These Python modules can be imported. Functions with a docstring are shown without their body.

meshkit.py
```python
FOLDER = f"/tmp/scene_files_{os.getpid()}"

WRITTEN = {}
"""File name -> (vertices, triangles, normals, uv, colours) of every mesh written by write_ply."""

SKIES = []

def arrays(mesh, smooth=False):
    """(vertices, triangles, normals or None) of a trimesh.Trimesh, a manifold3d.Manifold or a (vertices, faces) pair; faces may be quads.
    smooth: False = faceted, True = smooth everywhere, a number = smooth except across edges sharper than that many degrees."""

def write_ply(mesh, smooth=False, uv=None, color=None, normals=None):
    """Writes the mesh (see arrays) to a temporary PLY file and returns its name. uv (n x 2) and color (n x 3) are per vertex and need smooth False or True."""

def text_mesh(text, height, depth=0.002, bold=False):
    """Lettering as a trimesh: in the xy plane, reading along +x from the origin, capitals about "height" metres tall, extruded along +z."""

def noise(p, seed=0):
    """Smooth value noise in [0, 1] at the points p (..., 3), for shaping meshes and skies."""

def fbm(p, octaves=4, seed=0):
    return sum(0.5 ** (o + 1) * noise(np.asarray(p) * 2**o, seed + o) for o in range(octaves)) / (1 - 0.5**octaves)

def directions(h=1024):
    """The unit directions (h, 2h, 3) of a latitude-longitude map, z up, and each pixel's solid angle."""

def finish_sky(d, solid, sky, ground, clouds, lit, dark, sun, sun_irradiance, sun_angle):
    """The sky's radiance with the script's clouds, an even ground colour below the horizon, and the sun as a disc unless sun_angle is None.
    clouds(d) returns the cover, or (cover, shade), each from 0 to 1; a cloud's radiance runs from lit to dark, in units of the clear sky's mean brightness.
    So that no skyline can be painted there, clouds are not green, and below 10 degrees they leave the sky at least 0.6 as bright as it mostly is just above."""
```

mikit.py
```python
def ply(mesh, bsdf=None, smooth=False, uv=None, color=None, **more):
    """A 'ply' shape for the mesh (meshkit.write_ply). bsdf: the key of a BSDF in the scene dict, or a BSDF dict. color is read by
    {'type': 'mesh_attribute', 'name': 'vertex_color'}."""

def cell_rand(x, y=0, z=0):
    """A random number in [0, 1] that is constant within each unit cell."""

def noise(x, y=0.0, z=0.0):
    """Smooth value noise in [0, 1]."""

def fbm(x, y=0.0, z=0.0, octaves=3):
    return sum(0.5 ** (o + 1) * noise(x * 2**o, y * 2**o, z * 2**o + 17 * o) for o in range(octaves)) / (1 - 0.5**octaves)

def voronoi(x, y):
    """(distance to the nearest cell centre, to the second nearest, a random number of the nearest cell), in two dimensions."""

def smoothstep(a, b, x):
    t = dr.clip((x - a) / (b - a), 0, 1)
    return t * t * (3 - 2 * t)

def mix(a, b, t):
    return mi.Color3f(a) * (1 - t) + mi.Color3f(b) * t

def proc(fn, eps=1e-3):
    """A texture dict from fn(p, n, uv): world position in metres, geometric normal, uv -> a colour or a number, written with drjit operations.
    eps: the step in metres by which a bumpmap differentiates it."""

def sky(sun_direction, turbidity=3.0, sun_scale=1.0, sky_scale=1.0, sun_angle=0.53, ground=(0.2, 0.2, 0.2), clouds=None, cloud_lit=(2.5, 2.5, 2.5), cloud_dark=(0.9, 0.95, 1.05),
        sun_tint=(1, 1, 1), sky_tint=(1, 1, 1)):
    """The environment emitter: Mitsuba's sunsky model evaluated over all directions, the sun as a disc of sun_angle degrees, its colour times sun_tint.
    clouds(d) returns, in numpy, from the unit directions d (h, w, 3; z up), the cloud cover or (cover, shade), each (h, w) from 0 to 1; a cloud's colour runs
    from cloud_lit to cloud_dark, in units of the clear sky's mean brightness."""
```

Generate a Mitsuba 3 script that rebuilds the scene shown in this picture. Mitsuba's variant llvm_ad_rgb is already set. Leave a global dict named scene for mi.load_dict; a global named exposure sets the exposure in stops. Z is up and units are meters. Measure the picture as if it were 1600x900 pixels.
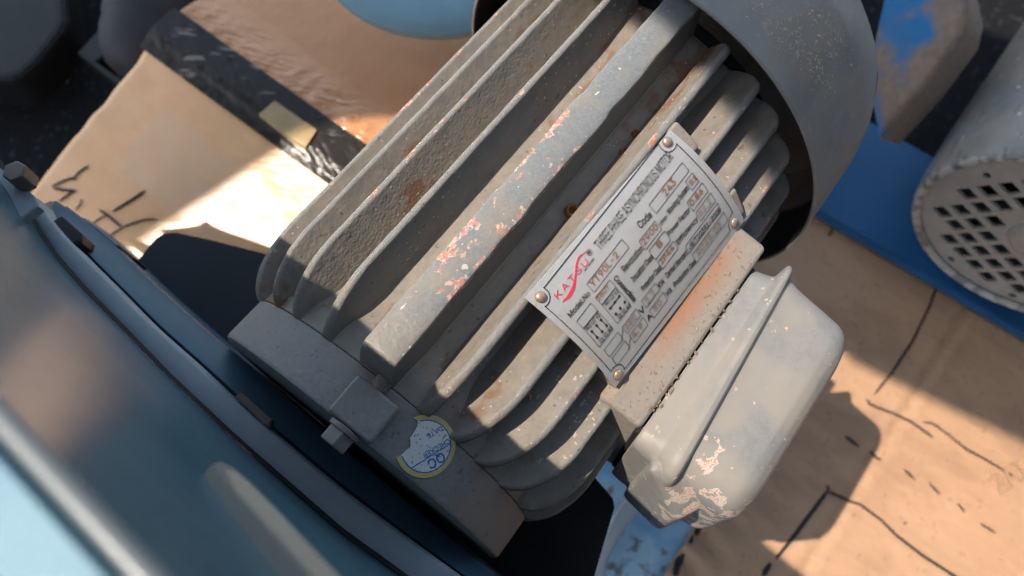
import math
import drjit as dr
import mitsuba as mi
import numpy as np
import trimesh
import manifold3d as m3
import shapely.geometry as sg
import shapely.ops
import shapely.affinity
import mikit
import meshkit
from mikit import proc, noise, fbm, smoothstep, mix, voronoi, cell_rand

scene, labels = {}, {}
rng = np.random.default_rng(7)

# ------------------------------------------------------------------ camera, sky, exposure
# The design frame is the motor's own: u along its axis towards the fan, v sideways towards the terminal box, z up; in the world x = u, y = -v.
EYE = np.array([-0.02430609, 0.07833137, 0.28730233])
AX = np.array([[6.03977772e-01, -7.34901113e-01, 3.08433470e-01], [7.97001161e-01, 5.56917553e-01, -2.33734866e-01], [0, -3.86992497e-01, -9.22082863e-01]])
FPX = 1200.0
FLIP = np.array([1.0, -1.0, 1.0])
_fw, _up = AX @ [0, 0, 1.0], AX @ [0, -1.0, 0]
T = mi.ScalarTransform4f
scene['camera'] = {'type': 'thinlens', 'fov': math.degrees(2 * math.atan(800 / FPX)), 'fov_axis': 'x', 'aperture_radius': 0.0013, 'focus_distance': 0.247,
                   'near_clip': 0.005, 'far_clip': 60.0,
                   'to_world': T().look_at(origin=(EYE * FLIP).tolist(), target=((EYE + _fw) * FLIP).tolist(), up=(_up * FLIP).tolist())}
SUN = np.array([-0.3096, -0.341, 0.8876])          # towards the sun, design frame
scene['daylight'] = mikit.sky((SUN * FLIP).tolist(), turbidity=3.0, sun_scale=0.4, sky_scale=1.2, ground=(0.2, 0.19, 0.17), sun_tint=(0.95, 1.0, 1.1), sky_tint=(1.3, 1.02, 0.76))
exposure = 3.2


def ray(px, py):
    return AX @ np.array([(px - 800) / FPX, (py - 450) / FPX, 1.0])


def at(px, py, z):
    """the point of the level z seen there in the photograph"""
    d = ray(px, py)
    return EYE + d * (z - EYE[2]) / d[2]


def at_plane(px, py, p0, n):
    d = ray(px, py)
    return EYE + d * ((np.asarray(p0) - EYE) @ n / (d @ n))


# ------------------------------------------------------------------ mesh helpers (design frame -> world)
def to_mesh(v, f):
    v = np.asarray(v, float) * FLIP
    m = trimesh.Trimesh(v, np.asarray(f)[:, ::-1], process=False)
    return m


def put(key, geo, bsdf, smooth=30, **more):
    if hasattr(geo, 'to_mesh'):
        q = geo.to_mesh()
        geo = (q.vert_properties[:, :3], q.tri_verts)
    if isinstance(geo, trimesh.Trimesh):
        geo = (geo.vertices, geo.faces)
    m = to_mesh(*geo)
    m.merge_vertices()
    scene[key] = mikit.ply(m, bsdf, smooth=smooth, **more)
    return key


def cat(parts):
    vs, fs, o = [], [], 0
    for g in parts:
        if hasattr(g, 'to_mesh'):
            q = g.to_mesh()
            g = (q.vert_properties[:, :3], q.tri_verts)
        if isinstance(g, trimesh.Trimesh):
            g = (g.vertices, g.faces)
        vs.append(np.asarray(g[0], float))
        fs.append(np.asarray(g[1]) + o)
        o += len(g[0])
    return np.vstack(vs), np.vstack(fs)


def loft(rings, cap=True, closed=True):
    """rings (n, k, 3) joined one after the other"""
    rings = np.asarray(rings, float)
    n, k = rings.shape[:2]
    v = rings.reshape(-1, 3)
    i, j = np.meshgrid(np.arange(n - 1), np.arange(k if closed else k - 1), indexing='ij')
    a, b = i * k + j, i * k + (j + 1) % k
    f = np.concatenate([np.stack([a, b, b + k], -1).reshape(-1, 3), np.stack([a, b + k, a + k], -1).reshape(-1, 3)])
    if cap and closed:
        c0, c1 = rings[0].mean(0), rings[-1].mean(0)
        v = np.vstack([v, c0, c1])
        q = np.arange(k)
        f = np.vstack([f, np.stack([(q + 1) % k, q, q * 0 + n * k], 1), np.stack([(n - 1) * k + q, (n - 1) * k + (q + 1) % k, q * 0 + n * k + 1], 1)])
    m = trimesh.Trimesh(v, f, process=False)
    if closed and m.volume < 0:
        f = f[:, ::-1]
    return v, f


def revolve(profile, k=160, a0=0.0, a1=360.0, centre=(0, 0)):
    """(u, r) profile turned about the u axis; the angle is from z towards v"""
    ph = np.radians(np.linspace(a0, a1, k, endpoint=a1 - a0 < 359.9))
    p = np.asarray(profile, float)
    rings = np.stack([np.broadcast_to(p[:, 0][:, None], (len(p), len(ph))), centre[0] + p[:, 1][:, None] * np.sin(ph), centre[1] + p[:, 1][:, None] * np.cos(ph)], -1)
    return loft(rings, cap=False, closed=a1 - a0 > 359.9)


def hull(points, r, seg=16):
    """rounded block: the hull of spheres at the points"""
    s = m3.Manifold.sphere(r, seg)
    return m3.Manifold.batch_hull([s.translate(tuple(map(float, p))) for p in points])


def grid(fn, ns, nt):
    """fn(s, t) -> points, s and t from 0 to 1"""
    s, t = np.meshgrid(np.linspace(0, 1, ns), np.linspace(0, 1, nt), indexing='ij')
    v = fn(s, t)
    return loft(v, cap=False, closed=False)


def prism(poly, p0, ex, ey, thick, bevel=0.0):
    """2D polygon (shapely) in the plane p0 + x ex + y ey, its top there, going down by thick along the normal"""
    ex, ey = np.asarray(ex, float), np.asarray(ey, float)
    nrm = np.cross(ex, ey)
    nrm /= np.linalg.norm(nrm)
    out = []
    for g in getattr(poly, 'geoms', [poly]):
        if g.is_empty or g.area < 1e-12:
            continue
        if bevel:
            rings = []
            for d, inset in ((thick, 0), (bevel, 0), (bevel * 0.3, bevel * 0.35), (0, bevel)):
                pass
        m = trimesh.creation.extrude_polygon(g, thick, engine='earcut')
        v = np.array(m.vertices)
        v = np.asarray(p0) + v[:, :1] * ex + v[:, 1:2] * ey + (v[:, 2:3] - thick) * nrm
        out.append((v, m.faces))
    return cat(out)


def slab(points, thick, bevel=0.0015, down=(0, 0, -1.0), fine=None):
    """plate whose top outline is the 3D polygon 'points' (any plane), with a small bevel"""
    p = np.asarray(points, float)
    c = p.mean(0)
    n = np.linalg.svd(p - c)[2][2]
    if n @ np.asarray(down) > 0:
        n = -n
    ex = p[1] - p[0]
    ex -= n * (ex @ n)
    ex /= np.linalg.norm(ex)
    ey = np.cross(n, ex)
    q = np.stack([(p - c) @ ex, (p - c) @ ey], 1)
    poly = sg.polygon.orient(sg.Polygon(q).buffer(0), 1.0)
    cs = m3.CrossSection([np.array(poly.exterior.coords)[:-1]])
    body = m3.Manifold.extrude(cs, thick - bevel).translate((0, 0, -thick))
    if bevel:
        steps = []
        for k in range(1, 5):
            a = k / 4 * math.pi / 2
            steps.append((bevel * math.sin(a), bevel * (1 - math.cos(a))))
        layers = [body]
        prev = -bevel
        for h, inset in steps:
            z1 = -bevel + h
            layers.append(m3.Manifold.extrude(cs.offset(-inset, m3.JoinType.Round, 2.0, 16), z1 - prev + 1e-6).translate((0, 0, prev - 1e-6)))
            prev = z1
        body = layers[0]
        for l in layers[1:]:
            body = body + l
    if fine:
        body = body.refine_to_length(fine)
    m = body.to_mesh()
    v = m.vert_properties[:, :3]
    return c + v[:, :1] * ex + v[:, 1:2] * ey + v[:, 2:3] * n, m.tri_verts


def ribbon(path, width, normal, lift=0.0002, thick=0.0002, taper=True):
    """a stroke of ink along 3D points lying on a surface"""
    p = np.asarray(path, float)
    seg = np.r_[0, np.cumsum(np.linalg.norm(np.diff(p, axis=0), axis=1))]
    n = max(8, int(seg[-1] / 0.0015))
    s = np.linspace(0, seg[-1], n)
    if len(p) > 3:
        from scipy.interpolate import PchipInterpolator
        q = np.stack([PchipInterpolator(seg, p[:, k])(s) for k in range(3)], 1)
    else:
        q = np.stack([np.interp(s, seg, p[:, k]) for k in range(3)], 1)
    t = np.gradient(q, axis=0)
    t /= np.linalg.norm(t, axis=1, keepdims=True)
    nn = np.asarray(normal, float) / np.linalg.norm(normal)
    b = np.cross(nn, t)
    w = width * (0.85 + 0.3 * meshkit.noise(np.stack([s * 60, s * 0 + q[0, 0] * 999, s * 0], 1)))
    if taper:
        w = w * np.clip(np.minimum(np.arange(n) + 1, n - np.arange(n)) / 2.5, 0.35, 1)
    rings = np.stack([q + b * w[:, None] / 2 + nn * lift, q - b * w[:, None] / 2 + nn * lift, q - b * w[:, None] / 2 + nn * (lift + thick), q + b * w[:, None] / 2 + nn * (lift + thick)], 1)
    return loft(rings)


def tag(key, label, category=None, group=None, kind=None):
    d = {'label': label} if label else {}
    if category:
        d['category'] = category
    if group:
        d['group'] = group
    if kind:
        d['kind'] = kind
    labels[key] = d


_count = {}


def num(key):
    k = _count.get(key, 0)
    _count[key] = k + 1
    return key if k == 0 else f'{key}_{k:03d}'


# ------------------------------------------------------------------ materials
def mat(name, color, rough=0.5, metallic=0.0, bump=None, bump_eps=2e-4, **more):
    b = {'type': 'principled', 'base_color': proc(color) if callable(color) else {'type': 'rgb', 'value': list(color)},
         'roughness': proc(rough) if callable(rough) else rough, 'metallic': metallic, **more}
    if bump is not None:
        b = {'type': 'bumpmap', 'arbitrary': proc(bump, eps=bump_eps), 'bsdf': b, 'scale': 1.0}
    scene[name] = {'type': 'twosided', 'bsdf': b}


def motor_color(p, n, uv):
    a, b, c = p.x * 1000, p.y * 1000, p.z * 1000          # millimetres
    big = fbm(a * 0.05, b * 0.05, c * 0.05, 3)
    mid = fbm(a * 0.22 + 9, b * 0.22, c * 0.22, 3)
    fine = fbm(a * 1.3, b * 1.3 + 5, c * 1.3, 3)
    r = dr.sqrt(p.y * p.y + p.z * p.z)
    paint = mix([0.088, 0.096, 0.098], [0.125, 0.132, 0.13], fine)
    dust = mix([0.2, 0.174, 0.146], [0.295, 0.255, 0.21], 0.6 * mid + 0.4 * fine)
    low = 1 - smoothstep(0.066, 0.0745, r)
    up = smoothstep(0.12, 0.5, n.z)                        # dust settled on upward faces; bare sides painted darker for the shade between fins
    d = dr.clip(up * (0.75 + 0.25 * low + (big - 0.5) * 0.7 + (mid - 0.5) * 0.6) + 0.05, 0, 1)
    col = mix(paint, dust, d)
    crest = smoothstep(0.0738, 0.0750, r)                  # crests rubbed to a paler grey
    col = mix(col, mix([0.19, 0.195, 0.193], [0.27, 0.268, 0.258], fine), crest * (0.35 + 0.4 * mid))
    # rust brown at the foot of the channels
    ru = smoothstep(0.62, 0.75, big * 0.6 + mid * 0.4 + 0.08 * low) * low * up
    col = mix(col, [0.2, 0.095, 0.045], ru * 0.75)
    # paint knocked off on the tips: red primer and pale filler
    tip = smoothstep(0.0742, 0.0752, r) * smoothstep(0.03, 0.05, p.x)
    nz = fbm(a * 0.16 + 31, b * 0.5, c * 0.5, 4)
    chip = smoothstep(0.64, 0.665, nz) * tip
    col = mix(col, mix([0.42, 0.15, 0.09], [0.55, 0.36, 0.3], smoothstep(0.4, 0.6, fine)), chip)
    dots = smoothstep(0.76, 0.8, fbm(a * 0.7 + 3, b * 0.7, c * 0.7 + 7, 2)) * smoothstep(0.45, 0.6, big)
    col = mix(col, [0.5, 0.42, 0.33], dots * 0.8)
    dk = smoothstep(0.74, 0.8, fbm(a * 0.45, b * 0.45 + 40, c * 0.45, 3))
    return mix(col, [0.06, 0.048, 0.04], dk * 0.5)


def cast_bump(p, n, uv):
    a, b, c = p.x * 1000, p.y * 1000, p.z * 1000
    return 0.0002 * fbm(a * 1.3, b * 1.3, c * 1.3, 2) + 0.00016 * fbm(a * 0.5, b * 0.5, c * 0.5, 2) + 0.00005 * noise(a * 2.6, b * 2.6, c * 2.6)


def ridge_color(p, n, uv):
    a, b, c = p.x * 1000, p.y * 1000, p.z * 1000
    fine = fbm(a * 1.6, b * 1.6 + 5, c * 1.6, 3)
    big = fbm(a * 0.07 + 2, b * 0.07, c * 0.07, 3)
    col = mix([0.155, 0.166, 0.168], [0.24, 0.248, 0.243], fine)
    col = mix(col, [0.28, 0.235, 0.185], smoothstep(0.38, 0.7, big) * 0.65)
    col = mix(col, [0.25, 0.215, 0.175], smoothstep(0.035, 0.0, p.x) * 0.75)
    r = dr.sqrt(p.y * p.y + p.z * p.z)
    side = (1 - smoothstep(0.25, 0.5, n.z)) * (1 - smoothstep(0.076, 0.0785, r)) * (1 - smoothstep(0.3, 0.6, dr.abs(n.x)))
    col = mix(col, mix([0.085, 0.09, 0.09], [0.12, 0.122, 0.118], fine), side * 0.9)  # rib flanks darkened in the colour, deepening the shade beside them
    q = -p.y * 1000 - 7.5                                  # millimetres across the ridge from its middle
    nz = 0.6 * fbm(a * 0.22 + 11, b * 0.4, c * 0.4, 3) + 0.4 * fbm(a * 0.9 + 5, b * 1.2, c * 1.2, 3)
    edge = smoothstep(2.2, 5.6, dr.abs(q))
    zone = smoothstep(0.022, 0.04, p.x) * (1 - smoothstep(0.098, 0.118, p.x))
    worn = smoothstep(0.03, 0.045, p.x) * (1 - smoothstep(0.062, 0.085, p.x))
    chip = 0.85 * smoothstep(0.615, 0.645, nz + 0.08 * edge * zone + 0.015 * worn * smoothstep(0.45, 0.6, big) - 0.10 * (1 - zone)) * smoothstep(0.0755, 0.0775, r)
    prim = mix([0.5, 0.22, 0.15], [0.56, 0.42, 0.36], smoothstep(0.42, 0.62, fbm(a * 0.9, b * 0.9, c * 0.9 + 3, 2)))
    col = mix(col, prim, chip)
    w = smoothstep(0.74, 0.76, fbm(a * 0.33 + 60, b * 0.5, c * 0.5, 3)) * smoothstep(0.077, 0.078, r)
    return mix(col, [0.6, 0.56, 0.52], w * 0.7)


def shield_color(p, n, uv):
    a, b, c = p.x * 1000, p.y * 1000, p.z * 1000
    fine = fbm(a * 1.3, b * 1.3, c * 1.3, 3)
    big = fbm(a * 0.08 + 7, b * 0.08, c * 0.08, 3)
    col = mix([0.2, 0.195, 0.185], [0.29, 0.27, 0.245], fine)
    col = mix(col, [0.29, 0.24, 0.19], smoothstep(0.45, 0.7, big) * 0.5)
    dk = smoothstep(0.74, 0.8, fbm(a * 0.5, b * 0.5 + 40, c * 0.5, 3))
    return mix(col, [0.1, 0.08, 0.065], dk * 0.5)


def cover_color(p, n, uv):
    a, b, c = p.x * 1000, p.y * 1000, p.z * 1000
    big = fbm(a * 0.03, b * 0.03 + 3, c * 0.03, 3)
    mid = fbm(a * 0.16, b * 0.16, c * 0.16, 4)
    col = mix([0.168, 0.162, 0.152], [0.22, 0.21, 0.196], mid)
    col = mix(col, [0.25, 0.215, 0.175], smoothstep(0.4, 0.7, big) * 0.55)
    col = col * 1.25
    dirt = smoothstep(0.168, 0.175, p.x) * (1 - smoothstep(0.19, 0.212, p.x)) * smoothstep(0.012, 0.028, -p.y) * (1 - smoothstep(0.05, 0.066, -p.y))
    col = mix(col, [0.3, 0.225, 0.165], smoothstep(0.3, 0.75, fbm(a * 0.35, b * 0.35, c * 0.35, 4) + 0.1 * dirt) * dirt * 0.75)
    col = mix(col, [0.27, 0.22, 0.175], smoothstep(0.45, 0.7, fbm(a * 0.05 + 3, b * 0.05, c * 0.05, 3)) * 0.45)
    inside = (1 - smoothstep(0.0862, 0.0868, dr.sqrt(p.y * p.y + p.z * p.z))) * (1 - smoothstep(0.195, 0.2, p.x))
    col = mix(col, [0.02, 0.02, 0.02], inside)  # inside blackened: the deep shade under the cover is put into the colour
    sc = smoothstep(0.73, 0.76, fbm(a * 0.8, b * 0.25, c * 0.25, 3))
    col = mix(col, [0.38, 0.36, 0.33], sc * 0.5 * (1 - inside))
    return mix(col, [0.15, 0.155, 0.15], smoothstep(0.5, 0.75, fbm(a * 0.03 + 20, b * 0.06, c * 0.06, 3)) * 0.35 * (1 - inside))


def lid_color(p, n, uv):
    a, b, c = p.x * 1000, p.y * 1000, p.z * 1000
    big = fbm(a * 0.06, b * 0.06 + 3, c * 0.06, 3)
    mid = fbm(a * 0.35, b * 0.35, c * 0.35, 3)
    fine = fbm(a * 2.0, b * 2.0, c * 2.0, 2)
    col = mix([0.21, 0.21, 0.2], [0.26, 0.258, 0.245], mid)
    col = mix(col, [0.34, 0.295, 0.245], smoothstep(0.35, 0.7, big) * 0.65 * smoothstep(0.1, 0.8, n.z))
    col = mix(col, [0.28, 0.27, 0.25], smoothstep(0.45, 0.7, fine) * 0.4)
    # paint flaked off at the corner away from the fan
    near = (1 - smoothstep(0.045, 0.064, p.x)) * smoothstep(0.092, 0.105, -p.y)
    flake = smoothstep(0.56, 0.59, fbm(a * 0.3 + 4, b * 0.3, c * 0.3, 4) + 0.045 * near - 0.2 * (1 - near))
    col = mix(col, mix([0.52, 0.46, 0.4], [0.5, 0.25, 0.17], smoothstep(0.5, 0.7, fine)), flake)
    dots = smoothstep(0.77, 0.8, fbm(a * 0.35, b * 0.35, c * 0.35 + 9, 3))
    return mix(col, [0.48, 0.37, 0.29], dots * 0.8)


def pad_color(p, n, uv):
    a, b, c = p.x * 1000, p.y * 1000, p.z * 1000
    fine = fbm(a * 1.3, b * 1.3, c * 1.3, 3)
    mid = fbm(a * 0.2, b * 0.2 + 8, c * 0.2, 3)
    col = mix([0.24, 0.215, 0.185], [0.33, 0.29, 0.245], fine)
    z = smoothstep(0.06, 0.085, p.x) * (1 - smoothstep(0.105, 0.13, p.x))
    ru = smoothstep(0.36, 0.62, mid * 0.6 + fine * 0.4 + 0.14 * z - 0.03) * (0.25 + 0.75 * z) * smoothstep(0.078, 0.066, -p.y)
    col = mix(col, [0.34, 0.155, 0.08], ru * 0.9)
    dk = smoothstep(0.68, 0.76, fbm(a * 0.9, b * 0.9, c * 0.9, 2))
    return mix(col, [0.12, 0.08, 0.055], dk * 0.5)


def plate_color(p, n, uv):
    a, b, c = p.x * 1000, p.y * 1000, p.z * 1000
    grain = fbm(a * 0.12, b * 3.0, c * 3.0, 2)
    mid = fbm(a * 0.25, b * 0.25, c * 0.25, 3)
    col = mix([0.44, 0.44, 0.437], [0.53, 0.528, 0.52], grain * 0.5 + mid * 0.5)
    edge = smoothstep(0.058, 0.048, p.x)
    col = mix(col, [0.6, 0.45, 0.38], smoothstep(0.55, 0.7, fbm(a * 0.3 + 2, b * 0.3, c * 0.3, 3)) * (0.15 + 0.5 * edge))
    sp = smoothstep(0.78, 0.84, fbm(a * 0.8, b * 0.8, c * 0.8 + 4, 2))
    return mix(col, [0.4, 0.24, 0.17], sp * 0.5)


def board_color(p, n, uv):
    a, b = p.x * 1000, p.y * 1000
    big = fbm(a * 0.02, b * 0.02, 0.0, 3)
    flute = fbm(a * 0.28, b * 0.012, 3.0, 2)
    fib = fbm(a * 0.9, b * 0.2, 1.0, 3)
    col = mix([0.44, 0.25, 0.14], [0.54, 0.325, 0.195], big * 0.6 + fib * 0.4)
    col = mix(col, [0.34, 0.19, 0.105], smoothstep(0.5, 0.75, flute) * 0.12)
    col = mix(col, [0.3, 0.165, 0.095], smoothstep(0.5, 0.7, fbm(a * 0.05 + 3, b * 0.03, 8.0, 4)) * 0.35)
    return mix(col, [0.2, 0.11, 0.065], smoothstep(0.74, 0.8, fbm(a * 0.3, b * 0.3, 8.0, 3)) * 0.3)


def board_bump(p, n, uv):
    a, b = p.x * 1000, p.y * 1000
    w = fbm(a * 0.03, b * 0.01, 0.0, 2) * 3
    return 0.00004 * dr.sin(a * 0.9 + w) + 0.0016 * fbm(a * 0.06, b * 0.014, 2.0, 4) + 0.0001 * fbm(a * 0.7, b * 0.3, 6.0, 2)


def wrap_color(p, n, uv):
    a, b, c = p.x * 1000, p.y * 1000, p.z * 1000
    big = fbm(a * 0.025, b * 0.025, 1.0, 3)
    fib = fbm(a * 0.3, b * 0.12, 1.0, 3)
    col = mix([0.8, 0.40, 0.17], [0.9, 0.5, 0.25], big * 0.5 + fib * 0.5)
    bare = smoothstep(0.025, 0.03, p.x + 0.006 * big) * (1 - smoothstep(0.066, 0.071, p.x)) * smoothstep(0.168, 0.172, p.y) * (1 - smoothstep(0.245, 0.25, p.y))
    return mix(col, [0.78, 0.46, 0.27], bare * (0.3 + 0.6 * fib))


def wrap_bump(p, n, uv):
    a, b = p.x * 1000, p.y * 1000
    return 0.0005 * fbm(a * 0.06, b * 0.045, 2.0, 4) + 0.00016 * fbm(a * 0.5 + b * 0.3, b * 0.12, 7.0, 3)


def brown_color(p, n, uv):
    a, b = p.x * 1000, p.y * 1000
    big = fbm(a * 0.03, b * 0.03, 5.0, 3)
    fib = fbm(a * 0.1, b * 0.5, 1.0, 3)
    return mix([0.58, 0.25, 0.11], [0.7, 0.35, 0.17], big * 0.5 + fib * 0.5)


def brown_bump(p, n, uv):
    a, b = p.x * 1000, p.y * 1000
    tape = 1 - smoothstep(0.125, 0.15, p.x)
    return (0.0014 * fbm(a * 0.07 + 4, b * 0.09, 2.0, 3) + 0.0012 * dr.abs(noise(a * 0.22 + b * 0.1, b * 0.09, 5.0) - 0.5) + 0.0005 * fbm(a * 0.5, b * 0.3, 3.0, 2)) * (0.06 + 1.7 * tape)


def black_tape_bump(p, n, uv):
    a, b = p.x * 1000, p.y * 1000
    return 0.0005 * fbm(a * 0.12, b * 0.16, 2.0, 4) + 0.0007 * dr.abs(noise(a * 0.2 - b * 0.1, b * 0.08, 5.0) - 0.5)


def black_tape_color(p, n, uv):
    a, b = p.x * 1000, p.y * 1000
    s = smoothstep(0.66, 0.76, fbm(a * 0.2 + b * 0.12, b * 0.06, 5.0, 4))
    return mix([0.026, 0.021, 0.017], [0.36, 0.31, 0.26], s * 0.6)


def blue_wall_color(p, n, uv):
    a, b, c = p.x * 1000, p.y * 1000, p.z * 1000
    big = fbm(a * 0.03, b * 0.03, c * 0.03, 3)
    sp = smoothstep(0.8, 0.84, noise(a * 0.35, b * 0.35, c * 0.35))
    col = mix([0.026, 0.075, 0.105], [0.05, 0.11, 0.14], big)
    return mix(col, [0.05, 0.05, 0.05], sp * 0.5)


def pale_blue_color(p, n, uv):
    a, b, c = p.x * 1000, p.y * 1000, p.z * 1000
    big = fbm(a * 0.05, b * 0.05, c * 0.05, 4)
    mid = fbm(a * 0.2, b * 0.2 + 3, c * 0.2, 4)
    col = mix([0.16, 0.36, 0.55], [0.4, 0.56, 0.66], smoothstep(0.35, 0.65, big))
    return mix(col, [0.14, 0.11, 0.085], smoothstep(0.56, 0.66, mid * 0.7 + big * 0.3) * 0.8)


def deep_blue_color(p, n, uv):
    a, b, c = p.x * 1000, p.y * 1000, p.z * 1000
    big = fbm(a * 0.04, b * 0.04, c * 0.04, 3)
    return mix([0.008, 0.07, 0.185], [0.016, 0.105, 0.25], big)


def lug_color(p, n, uv):
    a, b, c = p.x * 1000, p.y * 1000, p.z * 1000
    big = fbm(a * 0.05 + 1, b * 0.05, c * 0.05, 4)
    d = smoothstep(0.3, 0.62, big + (-p.y - 0.076 - 0.11 * (0.381 - p.x)) * 14)
    return mix([0.02, 0.17, 0.4], mix([0.2, 0.14, 0.1], [0.31, 0.22, 0.16], fbm(a * 0.3, b * 0.3, c * 0.3, 2)), d)


def second_color(p, n, uv):
    a, b, c = p.x * 1000, p.y * 1000, p.z * 1000
    big = fbm(a * 0.04, b * 0.04 + 3, c * 0.04, 3)
    mid = fbm(a * 0.2, b * 0.2, c * 0.2, 4)
    col = mix([0.125, 0.127, 0.13], [0.2, 0.2, 0.198], mid)
    col = mix(col, [0.27, 0.22, 0.175], smoothstep(0.42, 0.65, big) * 0.6)
    streak = smoothstep(0.66, 0.7, fbm(a * 0.06 + b * 0.04, b * 0.35, c * 0.35, 3))
    col = mix(col, [0.09, 0.09, 0.095], streak * 0.8)
    pale = smoothstep(0.79, 0.81, fbm(a * 0.25 + 9, b * 0.25, c * 0.25, 3))
    col = mix(col, [0.6, 0.56, 0.5], pale * 0.7)
    worn = smoothstep(0.0, 0.006, 0.3055 - p.x) * smoothstep(0.45, 0.55, mid)
    return mix(col, [0.5, 0.47, 0.43], worn * 0.7)


def grille_color(p, n, uv):
    b, c = p.y * 1000, p.z * 1000
    mid = fbm(b * 0.15, c * 0.15, 3.0, 4)
    return mix([0.27, 0.255, 0.235], [0.35, 0.33, 0.3], mid)


def carpet_color(p, n, uv):
    a, b = p.x * 1000, p.y * 1000
    f = fbm(a * 0.9, b * 0.9, 1.0, 3)
    lint = smoothstep(0.8, 0.86, noise(a * 0.25, b * 0.25, 3.0))
    return mix(mix([0.006, 0.0065, 0.008], [0.018, 0.0185, 0.021], f), [0.07, 0.07, 0.075], lint * 0.35)


def carpet_bump(p, n, uv):
    a, b = p.x * 1000, p.y * 1000
    return 0.0009 * fbm(a * 0.7, b * 0.7, 1.0, 3)


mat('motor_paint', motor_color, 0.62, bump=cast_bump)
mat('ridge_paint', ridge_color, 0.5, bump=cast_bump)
mat('shield_paint', shield_color, 0.65, bump=cast_bump)
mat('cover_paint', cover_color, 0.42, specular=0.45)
mat('lid_paint', lid_color, 0.5, bump=lambda p, n, uv: 0.00012 * fbm(p.x * 1300, p.y * 1300, p.z * 1300, 2))
mat('pad_paint', pad_color, 0.75, bump=cast_bump)
mat('plate_metal', plate_color, 0.42, metallic=0.22)
mat('ink_black', (0.022, 0.022, 0.024), 0.5)
mat('ink_red', (0.62, 0.05, 0.085), 0.5)
mat('ink_brown', (0.2, 0.1, 0.055), 0.6)
mat('ink_pale', (0.27, 0.21, 0.17), 0.5)
mat('rivet_metal', lambda p, n, uv: mix([0.42, 0.36, 0.29], [0.52, 0.3, 0.2], smoothstep(0.45, 0.65, fbm(p.x * 900, p.y * 900, p.z * 900, 2))), 0.4, metallic=0.5)
mat('rust', lambda p, n, uv: mix([0.34, 0.13, 0.03], [0.16, 0.06, 0.025], fbm(p.x * 800, p.y * 800, p.z * 800, 3)), 0.8)
mat('black_hole', (0.006, 0.006, 0.006), 0.9)
mat('sand', (0.46, 0.34, 0.245), 0.9)
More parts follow.
